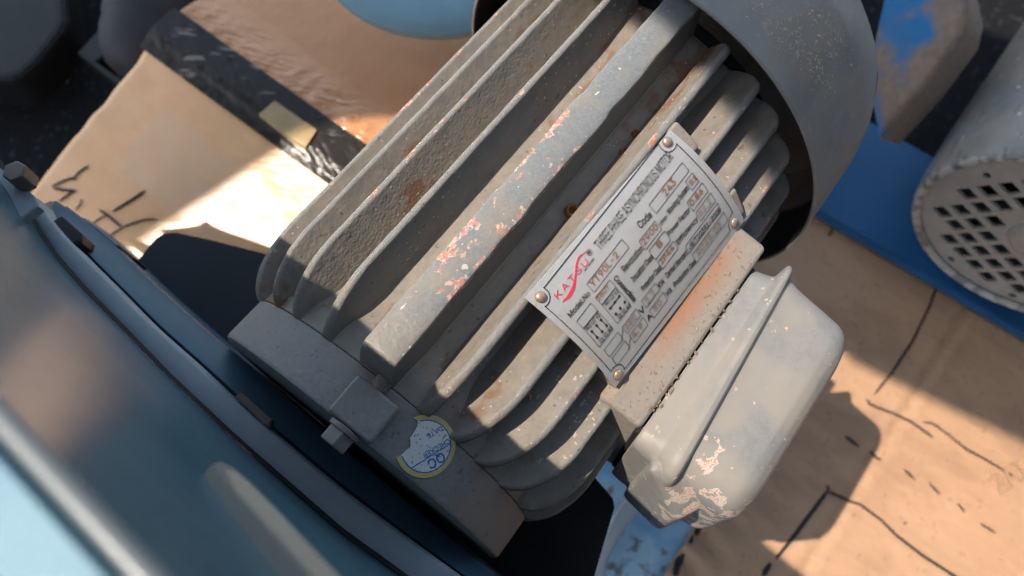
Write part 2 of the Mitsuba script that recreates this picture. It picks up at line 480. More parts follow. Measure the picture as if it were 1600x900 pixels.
mat('inner_dark', (0.012, 0.012, 0.012), 0.8)
mat('crumb', lambda p, n, uv: mix([0.36, 0.27, 0.2], [0.24, 0.16, 0.11], noise(p.x * 700, p.y * 700, p.z * 700)), 0.9)
mat('bolt_steel', lambda p, n, uv: mix([0.2, 0.19, 0.175], [0.27, 0.24, 0.21], fbm(p.x * 600, p.y * 600, p.z * 600, 3)), 0.55, metallic=0.2)
mat('sticker_yellow', lambda p, n, uv: mix([0.7, 0.55, 0.22], [0.56, 0.44, 0.19], fbm(p.x * 500, p.y * 500, p.z * 500, 3)), 0.5)
mat('sticker_white', lambda p, n, uv: mix(mix([0.68, 0.66, 0.63], [0.78, 0.76, 0.73], fbm(p.x * 600, p.y * 600, p.z * 600, 3)), [0.16, 0.12, 0.1], smoothstep(0.74, 0.8, noise(p.x * 1500, p.y * 1500, p.z * 1500)) * 0.7), 0.5)
mat('sticker_blue', (0.04, 0.16, 0.38), 0.5)
mat('cardboard', board_color, 0.75, bump=board_bump)
mat('cardboard_taped', wrap_color, 0.33, bump=wrap_bump, specular=0.75)
mat('cardboard_brown', brown_color, lambda p, n, uv: 0.17 + 0.4 * smoothstep(0.135, 0.16, p.x + 0.02 * fbm(p.x * 60, p.y * 60, 0.0, 2)), bump=brown_bump, specular=0.5)
mat('tape_black', black_tape_color, 0.27, bump=black_tape_bump, specular=0.3)
mat('tape_tan', lambda p, n, uv: mix([0.4, 0.27, 0.12], [0.5, 0.34, 0.17], fbm(p.x * 90, p.y * 90, p.z * 90, 3)), 0.3)
mat('cardboard_edge', (0.3, 0.19, 0.12), 0.9)
mat('marker', (0.022, 0.019, 0.02), 0.8)
mat('faint_print', (0.4, 0.235, 0.14), 0.8)
mat('blue_wall', blue_wall_color, 0.28, clearcoat=0.4, clearcoat_gloss=0.8)
mat('pale_blue', pale_blue_color, 0.45)
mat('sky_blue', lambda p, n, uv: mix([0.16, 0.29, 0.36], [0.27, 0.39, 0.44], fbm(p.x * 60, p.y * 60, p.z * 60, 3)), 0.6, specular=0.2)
mat('deep_blue', deep_blue_color, 0.4)
mat('navy_plate', lambda p, n, uv: mix([0.006, 0.010, 0.015], [0.012, 0.018, 0.026], fbm(p.x * 60, p.y * 60, p.z * 60, 3)), 0.5, specular=0.25)
mat('slot_cream', (0.3, 0.27, 0.22), 0.6)
mat('rubber_black', (0.02, 0.019, 0.018), 0.5)
mat('lug_dirt', lug_color, 0.7)
mat('second_paint', second_color, 0.38)
mat('grille_paint', grille_color, 0.5)
mat('carpet', carpet_color, 0.95, bump=carpet_bump, specular=0.1)
mat('black_plastic', lambda p, n, uv: mix([0.006, 0.0062, 0.007], [0.013, 0.0132, 0.014], fbm(p.x * 60, p.y * 60, p.z * 60, 3)), 0.4, specular=0.3)
mat('grey_rubber', (0.035, 0.034, 0.036), 0.55, specular=0.3)
mat('added_roof_paint', (0.12, 0.12, 0.125), 0.5)
mat('pale_rim', lambda p, n, uv: mix([0.17, 0.19, 0.195], [0.25, 0.255, 0.25], fbm(p.x * 90, p.y * 90, p.z * 90, 3)), 0.3)
mat('blue_lip', lambda p, n, uv: mix([0.23, 0.27, 0.3], [0.32, 0.345, 0.36], fbm(p.x * 120, p.y * 120, p.z * 120, 3)), 0.6)
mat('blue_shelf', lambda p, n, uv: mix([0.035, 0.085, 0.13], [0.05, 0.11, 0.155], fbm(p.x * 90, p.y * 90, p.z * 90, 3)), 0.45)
mat('slot_edge_grey', (0.16, 0.16, 0.15), 0.5)
mat('clip_tan', (0.16, 0.13, 0.105), 0.5)
mat('inner_sheet', lambda p, n, uv: mix([0.4, 0.27, 0.2], [0.5, 0.36, 0.28], fbm(p.x * 200, p.y * 200, p.z * 200, 3)), 0.45)
mat('bar_grey', lambda p, n, uv: mix([0.34, 0.36, 0.38], [0.44, 0.45, 0.46], fbm(p.x * 90, p.y * 90, p.z * 90, 3)), 0.5)
mat('arm_blue', (0.13, 0.22, 0.28), 0.5)


# ================================================================== SETTING
FLOOR = -0.18
put('trunk_floor', slab([(-1.1, -1.2, -0.2), (1.5, -1.2, -0.2), (1.5, 1.2, -0.2), (-1.1, 1.2, -0.2)], 0.02, 0), 'carpet', smooth=False)
tag('trunk_floor', 'black carpeted floor of the car boot under everything', kind='structure')

# roof and tailgate frame added out of view; edge shaped to throw the wanted shadows
HZ = 0.85


def sun_to(u1, v1, z):
    """the point of the level z whose shadow on the level 0 is (u1, v1)"""
    k = z / SUN[2]
    return (u1 + SUN[0] * k, v1 + SUN[1] * k, z)


edge = [(0.28, 1.1), (0.186, 0.21), (0.170, 0.105), (0.192, 0.06), (0.2, 0.0), (0.198, -0.05), (0.175, -0.1), (0.13, -0.16), (0.095, -0.188), (0.067, -0.201), (-0.039, -0.244), (-0.5, -0.431), (-1.3, -0.72)]
roof = [sun_to(a, b, HZ) for a, b in edge] + [(-1.4, -0.95, HZ), (-0.2, -0.9, HZ), (0.05, -0.7, HZ), (0.13, -0.5, HZ), (0.2, -0.2, HZ), (0.36, 0.0, HZ), (0.36, 0.9, HZ)]
put('added_car_roof', slab(roof, 0.03, 0.006), 'added_roof_paint')
tag('added_car_roof', 'car roof and tailgate frame added outside the picture, edge shaped to block the sun', kind='structure')

put('added_car_side', slab([(-1.0, 0.72, -0.2), (1.3, 0.72, -0.2), (1.3, 0.8, 0.8), (-1.0, 0.8, 0.8)], 0.02, 0.004, down=(0, 1.0, 0)), 'carpet', smooth=False)  # unseen wall, added to keep sky light off the right-hand flanks
tag('added_car_side', 'dark side wall of the car boot, added outside the picture to block sky light', kind='structure')

# ================================================================== MAIN MOTOR
M = 'electric_motor'
tag(M, 'grey finned cast iron electric motor with an aluminium nameplate, dusty and chipped', 'electric motor')
RTIP = 0.0755
# frame barrel with its end collar
put(M + '__frame', revolve([(0.0031, 0.056), (0.0031, 0.0632), (0.0034, 0.0635), (0.0075, 0.0634), (0.0105, 0.0628), (0.014, 0.0616), (0.019, 0.0600), (0.025, 0.0592), (0.15, 0.0592), (0.158, 0.0602), (0.172, 0.061), (0.1755, 0.0595), (0.1755, 0.03)], 240), 'motor_paint', smooth=40)


def fin(phi_t, phi_r, u0=0.0025, u1=0.1745, r_t=RTIP, r_r=0.0575, w_t=0.00135, w_r=0.0026, rise=0.026, fall=0.010, rnd=0.9, seed=0, bend=0.0):
    """one cooling fin: a tapered rib lofted along the motor, its crest rising from the collar and falling off towards the fan"""
    n, K = 110, 11
    u = u0 + (u1 - u0) * (0.5 - 0.5 * np.cos(np.linspace(0, np.pi, n)))
    a = np.clip((u - u0) / rise, 0, 1)
    b = np.clip((u1 - u) / fall, 0, 1)
    hgt = np.sqrt(np.maximum(1 - (1 - a) ** 2.0, 0)) ** 1.05 * (0.0 + 1.0 * np.sqrt(np.maximum(1 - (1 - b) ** 2.4, 0)))
    lo = 0.25
    P0 = r_r * np.array([math.sin(phi_r), math.cos(phi_r)])
    P1 = r_t * np.array([math.sin(phi_t), math.cos(phi_t)])
    d = P1 - P0
    H = np.linalg.norm(d)
    d /= H
    t = np.array([d[1], -d[0]])
    rings = []
    for i in range(n):
        h = H * (lo + (1 - lo) * hgt[i]) * (1 + 0.012 * (meshkit.noise(np.array([u[i] * 260, seed * 3.1, 0.0])) - 0.5))
        wt = w_t * (1 + 0.18 * (meshkit.noise(np.array([u[i] * 180, seed * 7.7, 1.0])) - 0.5))
        if i in (0, n - 1):
            wt, wr = wt * 0.5, w_r * 0.5
        else:
            wr = w_r
        ww = wr + (wt - wr) * (h / H)
        prof = [(-wr * 1.7, -0.004), (-wr * 1.25, 0.0), (-wr, 0.0022), (-ww, h - ww * rnd)]
        for k in range(1, K - 1):
            g = math.pi * (1 - k / (K - 1))
            prof.append((ww * math.cos(g), h - ww * rnd + ww * rnd * math.sin(g)))
        prof += [(ww, h - ww * rnd), (wr, 0.0022), (wr * 1.25, 0.0), (wr * 1.7, -0.004)]
        rings.append([(u[i], *(P0 + t * x + d * y)) for x, y in prof])
    return loft(rings)


R_ = math.radians
CRADLE = [(-55, -56, 1), (-39, -40, 2), (-26.8, -27.6, 3), (-12.8, -13.4, 4), (22.6, 21.5, 5), (36.6, 31.5, 6), (49.2, 42.0, 7), (63.2, 54.5, 8), (78, 72, 9), (91, 90, 10), (104, 108, 11), (-68, -69, 12), (-81, -83, 13), (-95, -97, 14)]
for pt, pr, sd in CRADLE:
    key = num(M + '__fin')
    wide = 1.22 if 0 < pt < 95 else 1.0
    put(key, fin(R_(pt), R_(pr), seed=sd, w_t=0.00135 * wide, w_r=0.0026 * (0.5 + 0.5 * wide)), 'motor_paint', smooth=50)
# the broad flat rib along the top
key = M + '__top_rib'
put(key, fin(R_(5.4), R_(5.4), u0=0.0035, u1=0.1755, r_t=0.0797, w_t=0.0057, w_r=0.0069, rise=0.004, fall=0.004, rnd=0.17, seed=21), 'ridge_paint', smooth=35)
tag(key, 'broad flat rib along the top, red primer showing through its chipped paint')

# drive-end shield, a lug on top of it with its bolt
put(M + '__end_shield', revolve([(0.0029, 0.05), (0.0029, 0.0632), (0.0026, 0.0635), (0.0, 0.0636), (-0.0128, 0.0638), (-0.0139, 0.0634), (-0.0146, 0.0624), (-0.0146, 0.02), (-0.012, 0.016), (-0.012, 0.001)], 240), 'shield_paint', smooth=35)
put(M + '__seam', revolve([(0.0027, 0.0628), (0.0033, 0.0628)], 160), 'inner_dark', smooth=True)


def polar(u, deg, r):
    return np.array([u, r * math.sin(R_(deg)), r * math.cos(R_(deg))])


def lug(deg, w=5.8, r=0.0690):
    pts = [polar(u, deg + s * w, rr) for u in (-0.0128, -0.0016) for s in (-1, 1) for rr in (r - 0.0012, 0.058)]
    return hull(pts, 0.0012)


for deg in (9.5,):
    key = num(M + '__end_shield__lug')
    put(key, lug(deg), 'shield_paint', smooth=35)
for deg in (9.0,):
    key = num(M + '__bolt')
    c = polar(-0.0205, deg, 0.0665)
    hexa = [(0.0043 * math.cos(k * math.pi / 3 + 0.2), 0.0043 * math.sin(k * math.pi / 3 + 0.2)) for k in range(6)]
    head = m3.Manifold.batch_hull([m3.Manifold.sphere(0.0004, 8).translate((c[0] + du, c[1] + a, c[2] + b)) for a, b in hexa for du in (0, 0.0042)])
    wash = revolve([(-0.0160, 0.0), (-0.0160, 0.0050), (-0.0146, 0.0052), (-0.0140, 0.0)], 32, centre=(c[1], c[2]))
    put(key, cat([head, wash]), 'bolt_steel', smooth=30)
# the threaded end of the through bolt between lug and rib
thr = [(-0.0015 + 0.006 * i / 48, 0.0026 + 0.00035 * math.sin(i * math.pi / 3)) for i in range(49)]
c = polar(0, 8.6, 0.0655)
put(M + '__bolt_thread', revolve([(thr[0][0], 0)] + thr + [(thr[-1][0], 0)], 32, centre=(c[1], c[2])), 'pad_paint', smooth=40)

# fan cover: a thin pressed steel bell
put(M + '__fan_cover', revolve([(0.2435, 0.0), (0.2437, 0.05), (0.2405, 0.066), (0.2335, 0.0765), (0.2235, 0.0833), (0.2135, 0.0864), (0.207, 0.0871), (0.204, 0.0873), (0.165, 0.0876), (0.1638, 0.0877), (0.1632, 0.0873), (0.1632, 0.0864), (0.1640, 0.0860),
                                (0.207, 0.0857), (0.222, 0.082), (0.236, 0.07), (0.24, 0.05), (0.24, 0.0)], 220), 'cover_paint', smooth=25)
put(M + '__fan_end_plate', revolve([(0.1760, 0.0), (0.1760, 0.0625), (0.1785, 0.0625), (0.1785, 0.0)], 120), 'inner_dark', smooth=30)

# terminal box: cast pad on the frame, lid
pad = hull([(u, v, z) for u in (0.0475, 0.1265) for v, z in ((0.0765, 0.0345), (0.0765, -0.0345), (0.066, 0.0368), (0.05, 0.030), (0.05, -0.03))], 0.0022, 20)
put(M + '__terminal_pad', pad.refine_to_length(0.004), 'pad_paint', smooth=35)
tag(M + '__terminal_pad', 'rough cast pad under the terminal box, rubbed rusty beside the nameplate')
put(M + '__terminal_gasket', hull([(u, v, z) for u in (0.045, 0.1195) for v in (0.0782, 0.0793) for z in (-0.032, 0.032)], 0.0008), 'inner_dark', smooth=30)


def box_ring(v, u0, u1, h, rc, k=160, skew=0.0):
    """a rounded rectangle in u and z"""
    a, b = (u1 - u0) / 2 - rc, h - rc
    g = np.linspace(0, np.pi / 2, k // 4 - 8)
    pts = []
    for q, (sx, sz) in enumerate(((1, 1), (-1, 1), (-1, -1), (1, -1))):
        gg = g + q * np.pi / 2
        arc = np.stack([sx * a + rc * np.cos(gg), sz * b + rc * np.sin(gg)], 1)
        nxt = ((-1, 1), (-1, -1), (1, -1), (1, 1))[q]
        end = np.array([nxt[0] * a + rc * np.cos(gg[-1]), nxt[1] * b + rc * np.sin(gg[-1])])
        pts += list(arc) + [arc[-1] + (end - arc[-1]) * t for t in np.linspace(0, 1, 10)[1:-1]]
    p = np.array(pts)
    x = p[:, 0] / ((u1 - u0) / 2)
    return np.stack([(u0 + u1) / 2 + p[:, 0], v + skew * (0.5 - 0.5 * x), p[:, 1]], -1)


LID = [(0.0792, 0.0425, 0.1185, 0.0322, 0), (0.0795, 0.0408, 0.1212, 0.0336, 0), (0.0835, 0.0402, 0.1225, 0.0342, 0), (0.0868, 0.0400, 0.1238, 0.0345, 0.0005), (0.0876, 0.0390, 0.1265, 0.0356, 0.001), (0.0884, 0.0372, 0.1296, 0.0372, 0.002),
       (0.0894, 0.0362, 0.1305, 0.0377, 0.0025), (0.0904, 0.0368, 0.1300, 0.0372, 0.003), (0.0911, 0.0380, 0.1288, 0.0352, 0.003), (0.0918, 0.0388, 0.1276, 0.0338, 0.0025), (0.0945, 0.0395, 0.1266, 0.0337, 0.001), (0.0985, 0.0400, 0.1262, 0.0335, 0),
       (0.104, 0.0402, 0.1258, 0.0331, 0), (0.110, 0.0404, 0.1254, 0.0328, 0), (0.1155, 0.0410, 0.1248, 0.0320, 0), (0.119, 0.0424, 0.1234, 0.0302, 0), (0.1215, 0.0448, 0.1208, 0.0272, 0), (0.1228, 0.0480, 0.1175, 0.0232, 0), (0.1233, 0.055, 0.110, 0.015, 0)]
lid_rings = []
_lv = np.array([l[0] for l in LID])
for x in np.linspace(0, len(LID) - 1, 70):
    i = int(min(x, len(LID) - 1.0001))
    w = x - i
    q = [(1 - w) * LID[i][j] + w * LID[i + 1][j] for j in range(5)]
    rc = np.interp(q[0], [0.079, 0.0875, 0.0894, 0.0918, 0.098, 0.112, 0.1235], [0.006, 0.008, 0.0105, 0.009, 0.011, 0.0135, 0.0125])
    lid_rings.append(box_ring(q[0], q[1], q[2], q[3], rc, skew=q[4] * 2.2))
# a screw ear bulging from the end away from the fan
_sp = lambda p, r: m3.Manifold.sphere(r, 20).translate(p)  # noqa: E731
ear = m3.Manifold.batch_hull([_sp((0.0388, 0.0905, 0.0305), 0.0026), _sp((0.0370, 0.1040, 0.0130), 0.0042), _sp((0.0370, 0.1040, -0.0230), 0.0042), _sp((0.0388, 0.0905, -0.0305), 0.0026),
                              _sp((0.0480, 0.0920, 0.0250), 0.006), _sp((0.0490, 0.1080, 0.0150), 0.006), _sp((0.0490, 0.1080, -0.0200), 0.006)])
lv, lf = loft(lid_rings)
solid = m3.Manifold(m3.Mesh(vert_properties=np.asarray(lv, np.float32), tri_verts=np.asarray(lf, np.uint32)))
if solid.status() == m3.Error.NoError and solid.volume() > 0:
    solid = (solid + ear).refine_to_length(0.0016)
    q = solid.to_mesh()
    lm = trimesh.Trimesh(q.vert_properties[:, :3], q.tri_verts, process=False)
    lm.merge_vertices()
    trimesh.smoothing.filter_taubin(lm, lamb=0.5, nu=0.53, iterations=26)
else:
    lm = trimesh.Trimesh(*cat([(lv, lf), ear]), process=False)
put(M + '__terminal_lid', lm, 'lid_paint', smooth=True)
tag(M + '__terminal_lid', 'smooth pressed terminal box lid with flaked corner')

# ------------------------------------------------------------------ nameplate
PR = 0.0772                                                # radius on which the bent plate lies
QUAD = np.array([(47.65, 29.37), (126.01, 32.01), (131.11, 80.64), (50.1, 76.65)])     # its corners: mm along the motor, mm round it


def on_plate(m, lift=0.0):
    """(mm along, mm round) -> point"""
    m = np.asarray(m, float)
    g = m[..., 1] / 1000 / PR
    r = PR + lift
    return np.stack([m[..., 0] / 1000, r * np.sin(g), r * np.cos(g)], -1)


def plate_patch(s, t):
    q = (1 - s)[..., None] * ((1 - t)[..., None] * QUAD[0] + t[..., None] * QUAD[3]) + s[..., None] * ((1 - t)[..., None] * QUAD[1] + t[..., None] * QUAD[2])
    return q


N = M + '__nameplate'
s, t = np.meshgrid(np.linspace(0, 1, 24), np.linspace(0, 1, 40), indexing='ij')
warp = 0.00035 * (meshkit.fbm(np.stack([s * 3, t * 3, s * 0], -1), 3) - 0.5)
q = plate_patch(s, t)
top, bot = on_plate(q, 0.0), on_plate(q, -0.0007)
top = top + warp[..., None] * (top * [0, 1, 1]) / PR
ns, nt = s.shape
vt, ft = loft(top, cap=False, closed=False)
vb, fb = loft(bot, cap=False, closed=False)
idx = lambda i, j: i * nt + j  # noqa: E731
rim = [idx(i, 0) for i in range(ns)] + [idx(ns - 1, j) for j in range(1, nt)] + [idx(i, nt - 1) for i in range(ns - 2, -1, -1)] + [idx(0, j) for j in range(nt - 2, 0, -1)]
rim = np.array(rim)
nx_ = np.roll(rim, -1)
side = np.concatenate([np.stack([rim, nx_, nx_ + len(vt)], 1), np.stack([rim, nx_ + len(vt), rim + len(vt)], 1)])
scene[N] = mikit.ply(to_mesh(np.vstack([vt, vb]), np.vstack([ft, fb[:, ::-1] + len(vt), side])), 'plate_metal', smooth=35)
tag(N, 'bent aluminium nameplate, printed in black with stamped figures, riveted at its corners')
LIFT = 0.00034


def flat_to_plate(geo, a, ex, ey, lift=LIFT, thick=0.00005):
    """a lettering mesh (x to the right, y up, unit = mm) laid onto the plate"""
    v = np.asarray(geo.vertices)
    m = np.asarray(a) + v[:, :1] * ex + v[:, 1:2] * ey
    return on_plate(m, 0) + ((lift + thick * (v[:, 2:3] > 0)) / PR) * (on_plate(m, 0) * [0, 1, 1]), geo.faces


def letters(text, a, b, c, bold=False):
    """lettering from the baseline's start a to its end b, capitals reaching from a to c"""
    a, b, c = (np.array(x, float) for x in (a, b, c))
    m = meshkit.text_mesh(text, 1.0, 1.0, bold)
    v = np.array(m.vertices)
    x0, x1 = v[:, 0].min(), v[:, 0].max()
    v[:, 0] = (v[:, 0] - x0) / (x1 - x0)
    m = trimesh.Trimesh(v, m.faces, process=False)
    ex, ey = b - a, c - a
    ey = ey - ex * (ex @ ey) / (ex @ ex)
    return flat_to_plate(m, a, ex, ey)


def bars(segments, w):
    out = []
    for p, q in segments:
        p, q = np.array(p, float), np.array(q, float)
        d = (q - p) / np.linalg.norm(q - p)
        nrm = np.array([-d[1], d[0]]) * w / 2
        k = max(2, int(np.linalg.norm(q - p) / 2) + 2)
        x = np.linspace(0, 1, k)[:, None]
        mid = (p - d * w / 2) * (1 - x) + (q + d * w / 2) * x
        l, r = mid + nrm, mid - nrm
        rings = np.stack([on_plate(l, LIFT), on_plate(r, LIFT), on_plate(r, LIFT + 5e-5), on_plate(l, LIFT + 5e-5)], 1)
        out.append(loft(rings))
    return out


def disc_mm(c, r, k=16):
    g = np.linspace(0, 2 * np.pi, k, endpoint=False)
    p = np.stack([c[0] + r * np.cos(g), c[1] + r * np.sin(g)], 1)
    return loft(np.stack([on_plate(p, LIFT), on_plate(p, LIFT + 6e-5)], 0))


TEXTS = [
    ('THREE PHASE ASYNCHRONOUS MOTOR', (76.22, 38.86), (119.17, 38.77), (76.22, 35.3), 'k'),
    ('Code', (91.91, 44.98), (98.44, 45.6), (92.09, 42.49), 'k'),
    ('243', (107.03, 45.19), (113.55, 44.99), (106.82, 42.61), 's'),
    ('r/min', (98.56, 50.19), (102.45, 50.19), (98.56, 48.7), 'k'),
    ('Working System', (103.64, 50.18), (116.09, 50.09), (103.75, 48.2), 'k'),
    ('S1', (117.32, 50.08), (121.24, 50.24), (117.24, 48.22), 's'),
    ('Revolution', (77.21, 49.99), (87.94, 50.44), (77.37, 47.76), 'k'),
    ('2900', (89.03, 49.76), (97.34, 49.86), (89.0, 47.65), 's'),
    ('Insulation Class', (77.51, 54.86), (88.84, 55.3), (77.63, 52.85), 'k'),
    ('B', (92.62, 54.98), (94.97, 54.96), (92.5, 52.73), 's'),
    ('Power Factor', (98.71, 55.15), (111.38, 55.71), (98.95, 53.28), 'k'),
    ('0.86', (112.69, 55.18), (119.97, 55.3), (112.69, 53.07), 's'),
    ('Protection Class', (78.33, 60.09), (89.12, 60.53), (78.55, 58.15), 'k'),
    ('IP44', (89.96, 59.56), (97.61, 59.83), (89.82, 57.55), 's'),
    ('Efficiency', (99.58, 60.32), (111.98, 60.56), (99.73, 58.32), 'k'),
    ('82.2', (113.22, 60.56), (120.59, 60.73), (112.96, 58.47), 'w'),
    ('KW', (84.09, 65.21), (87.26, 65.18), (83.88, 63.05), 'k'),
    ('Carried Standard', (88.57, 65.01), (101.09, 65.99), (88.69, 62.9), 'k'),
    ('JB/T10391-2008', (102.58, 65.64), (122.06, 66.52), (102.49, 63.65), 'k'),
    ('Production Date', (89.37, 70.49), (102.37, 71.93), (89.25, 68.36), 'k'),
    ('2025.03', (104.11, 70.5), (119.52, 70.99), (103.68, 68.08), 'w'),
    ('2.2', (76.81, 65.1), (81.69, 64.79), (76.57, 62.57), 'w'),
    ('V', (72.64, 65.53), (74.92, 65.55), (72.61, 63.22), 'k'),
    ('Hz', (85.31, 70.56), (87.95, 70.22), (84.99, 68.19), 'k'),
    ('50', (77.62, 69.7), (81.81, 69.88), (77.36, 67.39), 'w'),
    ('380', (64.88, 63.96), (70.53, 64.38), (64.77, 61.88), 'w'),
    ('A', (73.55, 69.96), (75.85, 69.99), (73.51, 67.88), 'k'),
    ('4.9', (65.11, 68.93), (70.97, 69.24), (64.93, 66.68), 'w'),
    ('/', (61.11, 65.39), (63.95, 64.17), (61.01, 63.28), 'k'),
    ('/', (61.48, 70.28), (64.32, 68.98), (61.3, 67.99), 'k'),
    ('Model.No', (53.04, 44.8), (63.33, 45.19), (53.02, 43.0), 'k'),
    ('YT90L-2', (65.46, 44.54), (79.75, 44.91), (65.56, 42.27), 's'),
    ('380Y', (63.64, 48.82), (70.03, 49.19), (63.86, 46.96), 's'),
    ('W2 U2 V2', (64.46, 52.15), (71.23, 52.61), (64.38, 50.84), 'k'),
    ('U1 V1 W1', (65.22, 58.89), (71.5, 59.72), (65.07, 57.46), 'k'),
    ('W2 U2 V2', (54.06, 52.11), (60.93, 52.46), (53.98, 50.67), 'k'),
    ('U1 V1 W1', (54.99, 59.0), (61.42, 59.25), (54.87, 57.59), 'k'),
    ('Connection', (72.64, 48.1), (73.02, 59.53), (74.55, 48.35), 'k'),
    ('KATSU', (54.37, 37.72), (71.22, 38.3), (54.48, 35.79), 'r'),
    ('R', (72.46, 36.66), (73.55, 36.63), (72.47, 35.78), 'k'),
    ('BY JAPAN', (67.51, 39.07), (72.62, 38.9), (67.51, 38.47), 'k'),
]
BOXES = [
    (100.08, 42.09, 120.39, 45.98),
    (116.60, 47.29, 120.95, 51.33),
    (88.47, 47.20, 97.87, 51.06),
    (88.96, 52.25, 98.28, 56.38),
    (112.08, 52.56, 121.73, 56.61),
    (89.16, 57.55, 98.82, 61.03),
    (112.52, 57.89, 122.20, 61.69),
    (101.59, 62.91, 122.44, 66.25),
    (102.30, 67.83, 123.07, 71.97),
    (75.66, 61.87, 83.75, 65.33),
    (76.08, 67.18, 84.40, 71.09),
    (64.35, 61.92, 72.28, 65.24),
    (64.63, 66.62, 72.63, 70.61),
    (54.25, 61.66, 61.98, 65.14),
    (54.66, 66.41, 62.23, 70.12),
    (64.77, 41.99, 84.28, 45.78),
    (63.75, 47.31, 71.54, 59.52),
    (53.70, 47.06, 61.34, 59.41),
]

INK = {'k': 'ink_black', 's': 'ink_brown', 'w': 'ink_pale', 'r': 'ink_red'}
for kind, part in (('k', 'print'), ('s', 'stamped_figures'), ('w', 'stamped_figures'), ('r', 'red_lettering')):
    geo = []
    for text, a, b, c, k in TEXTS:
        if k != kind or text == '/':
            continue
        if text == 'KATSU':
            a, b = np.array(a), np.array(b)
            for i, ch in enumerate(text):
                o = a + (b - a) * (i / 4.9)
                geo.append(letters(ch, o, o + (b - a) * 0.14, o + np.array([0.1, -2.0])))
        else:
            geo.append(letters(text, a, b, c, bold=not text.startswith('THREE')))
    if kind == 'k':
        geo += bars([((61.1, 65.39), (63.9, 62.6)), ((61.5, 70.3), (64.3, 67.6))], 0.2)
        for (x0, y0, x1, y1) in BOXES:
            geo += bars([((x0, y0), (x1, y0)), ((x1, y0), (x1, y1)), ((x1, y1), (x0, y1)), ((x0, y1), (x0, y0))], 0.16)
        geo += bars([((63.9, 50.55), (71.4, 50.65)), ((53.82, 50.45), (61.2, 50.6)), ((65.24, 53.7), (70.31, 53.7)), ((55.2, 53.5), (55.24, 56.5)), ((57.7, 53.5), (57.75, 56.5)), ((60.15, 53.5), (60.3, 56.5))], 0.25)
        for cc in ((65.24, 53.7), (67.79, 53.65), (70.31, 53.7), (65.42, 56.7), (67.89, 56.7), (70.52, 56.74), (55.17, 53.48), (57.71, 53.56), (60.11, 53.56), (55.24, 56.45), (57.79, 56.6), (60.35, 56.6)):
            geo.append(disc_mm(cc, 0.5))
        bd = [(53.95, 31.97), (118.65, 31.62), None, (123.63, 36.42), (126.75, 71.63), None, (122.48, 76.7), (56.06, 74.34), None, (51.63, 69.54), (49.84, 35.92), None]
        geo += bars([(bd[0], bd[1]), (bd[3], bd[4]), (bd[6], bd[7]), (bd[9], bd[10])], 0.26)
        for c0, p, q in (((51.11, 32.94), bd[10], bd[0]), ((121.62, 33.59), bd[1], bd[3]), ((126.0, 75.65), bd[4], bd[6]), ((53.06, 73.23), bd[7], bd[9])):
            c0, p, q = map(np.array, (c0, p, q))
            g0, g1 = np.arctan2(*(p - c0)[::-1]), np.arctan2(*(q - c0)[::-1])
            dg = (g1 - g0 + np.pi) % (2 * np.pi) - np.pi
            gs = g0 + dg * np.linspace(0, 1, 7)
            rr = np.linspace(np.linalg.norm(p - c0), np.linalg.norm(q - c0), 7)
            pts = np.stack([c0[0] + rr * np.cos(gs), c0[1] + rr * np.sin(gs)], 1)
            geo += bars(list(zip(pts[:-1], pts[1:])), 0.24)
        g = np.linspace(0, 2 * np.pi, 15)
        ring = np.stack([73.0 + 0.95 * np.cos(g), 36.25 + 0.95 * np.sin(g)], 1)
        geo += bars(list(zip(ring[:-1], ring[1:])), 0.13)
    if kind == 'r':                                       # the swoosh through the name
        sw = np.array([(54.95, 39.4), (57.69, 39.93), (60.64, 39.4), (62.95, 38.2), (64.92, 36.9), (66.89, 35.5), (69.44, 34.63), (72.46, 35.13)])
        wd = [0.25, 1.25, 1.25, 0.75, 0.5, 0.6, 0.65, 0.1]
        for i in range(len(sw) - 1):
            d = sw[i + 1] - sw[i]
            d /= np.linalg.norm(d)
            nn = np.array([-d[1], d[0]])
            quad = np.array([sw[i] + nn * wd[i] / 2, sw[i + 1] + nn * wd[i + 1] / 2, sw[i + 1] - nn * wd[i + 1] / 2, sw[i] - nn * wd[i] / 2])
            geo.append(loft(np.stack([on_plate(quad, LIFT), on_plate(quad, LIFT + 5e-5)], 0)))
    key = num(N + '__' + part)
    put(key, cat(geo), INK[kind], smooth=False)
    tag(key, None, kind='stuff')
for c0 in ((51.11, 32.94), (121.62, 33.59), (125.66, 75.65), (53.06, 73.23)):
    key = num(N + '__rivet')
    p = on_plate(np.array(c0), 0.0002)
    nrm = p * [0, 1, 1] / np.linalg.norm(p[1:])
    g = np.linspace(0, 2 * np.pi, 20, endpoint=False)
    ex = np.array([1.0, 0, 0])
    ey = np.cross(nrm, ex)
    rings = [p + r * (np.cos(g)[:, None] * ex + np.sin(g)[:, None] * ey) + nrm * h for r, h in ((0.00185, 0), (0.0018, 0.0004), (0.0015, 0.00085), (0.001, 0.00115), (0.0004, 0.00128))]
    put(key, loft(rings), 'rivet_metal', smooth=True)
# casting bosses that carry the plate's corners
for c0, c1 in (((126.5, 33), (130.2, 43)), ((130.0, 68), (133.2, 78)), ((52, 72), (58, 79))):
    key = num(M + '__plate_boss')
    a, b = np.array(c0), np.array(c1)
    pts = [on_plate(np.array([x, y]), l) for x in (a[0], b[0]) for y in (a[1], b[1]) for l in (-0.0022, -0.014)]
    put(key, hull(pts, 0.0012).refine_to_length(0.003), 'pad_paint', smooth=40)

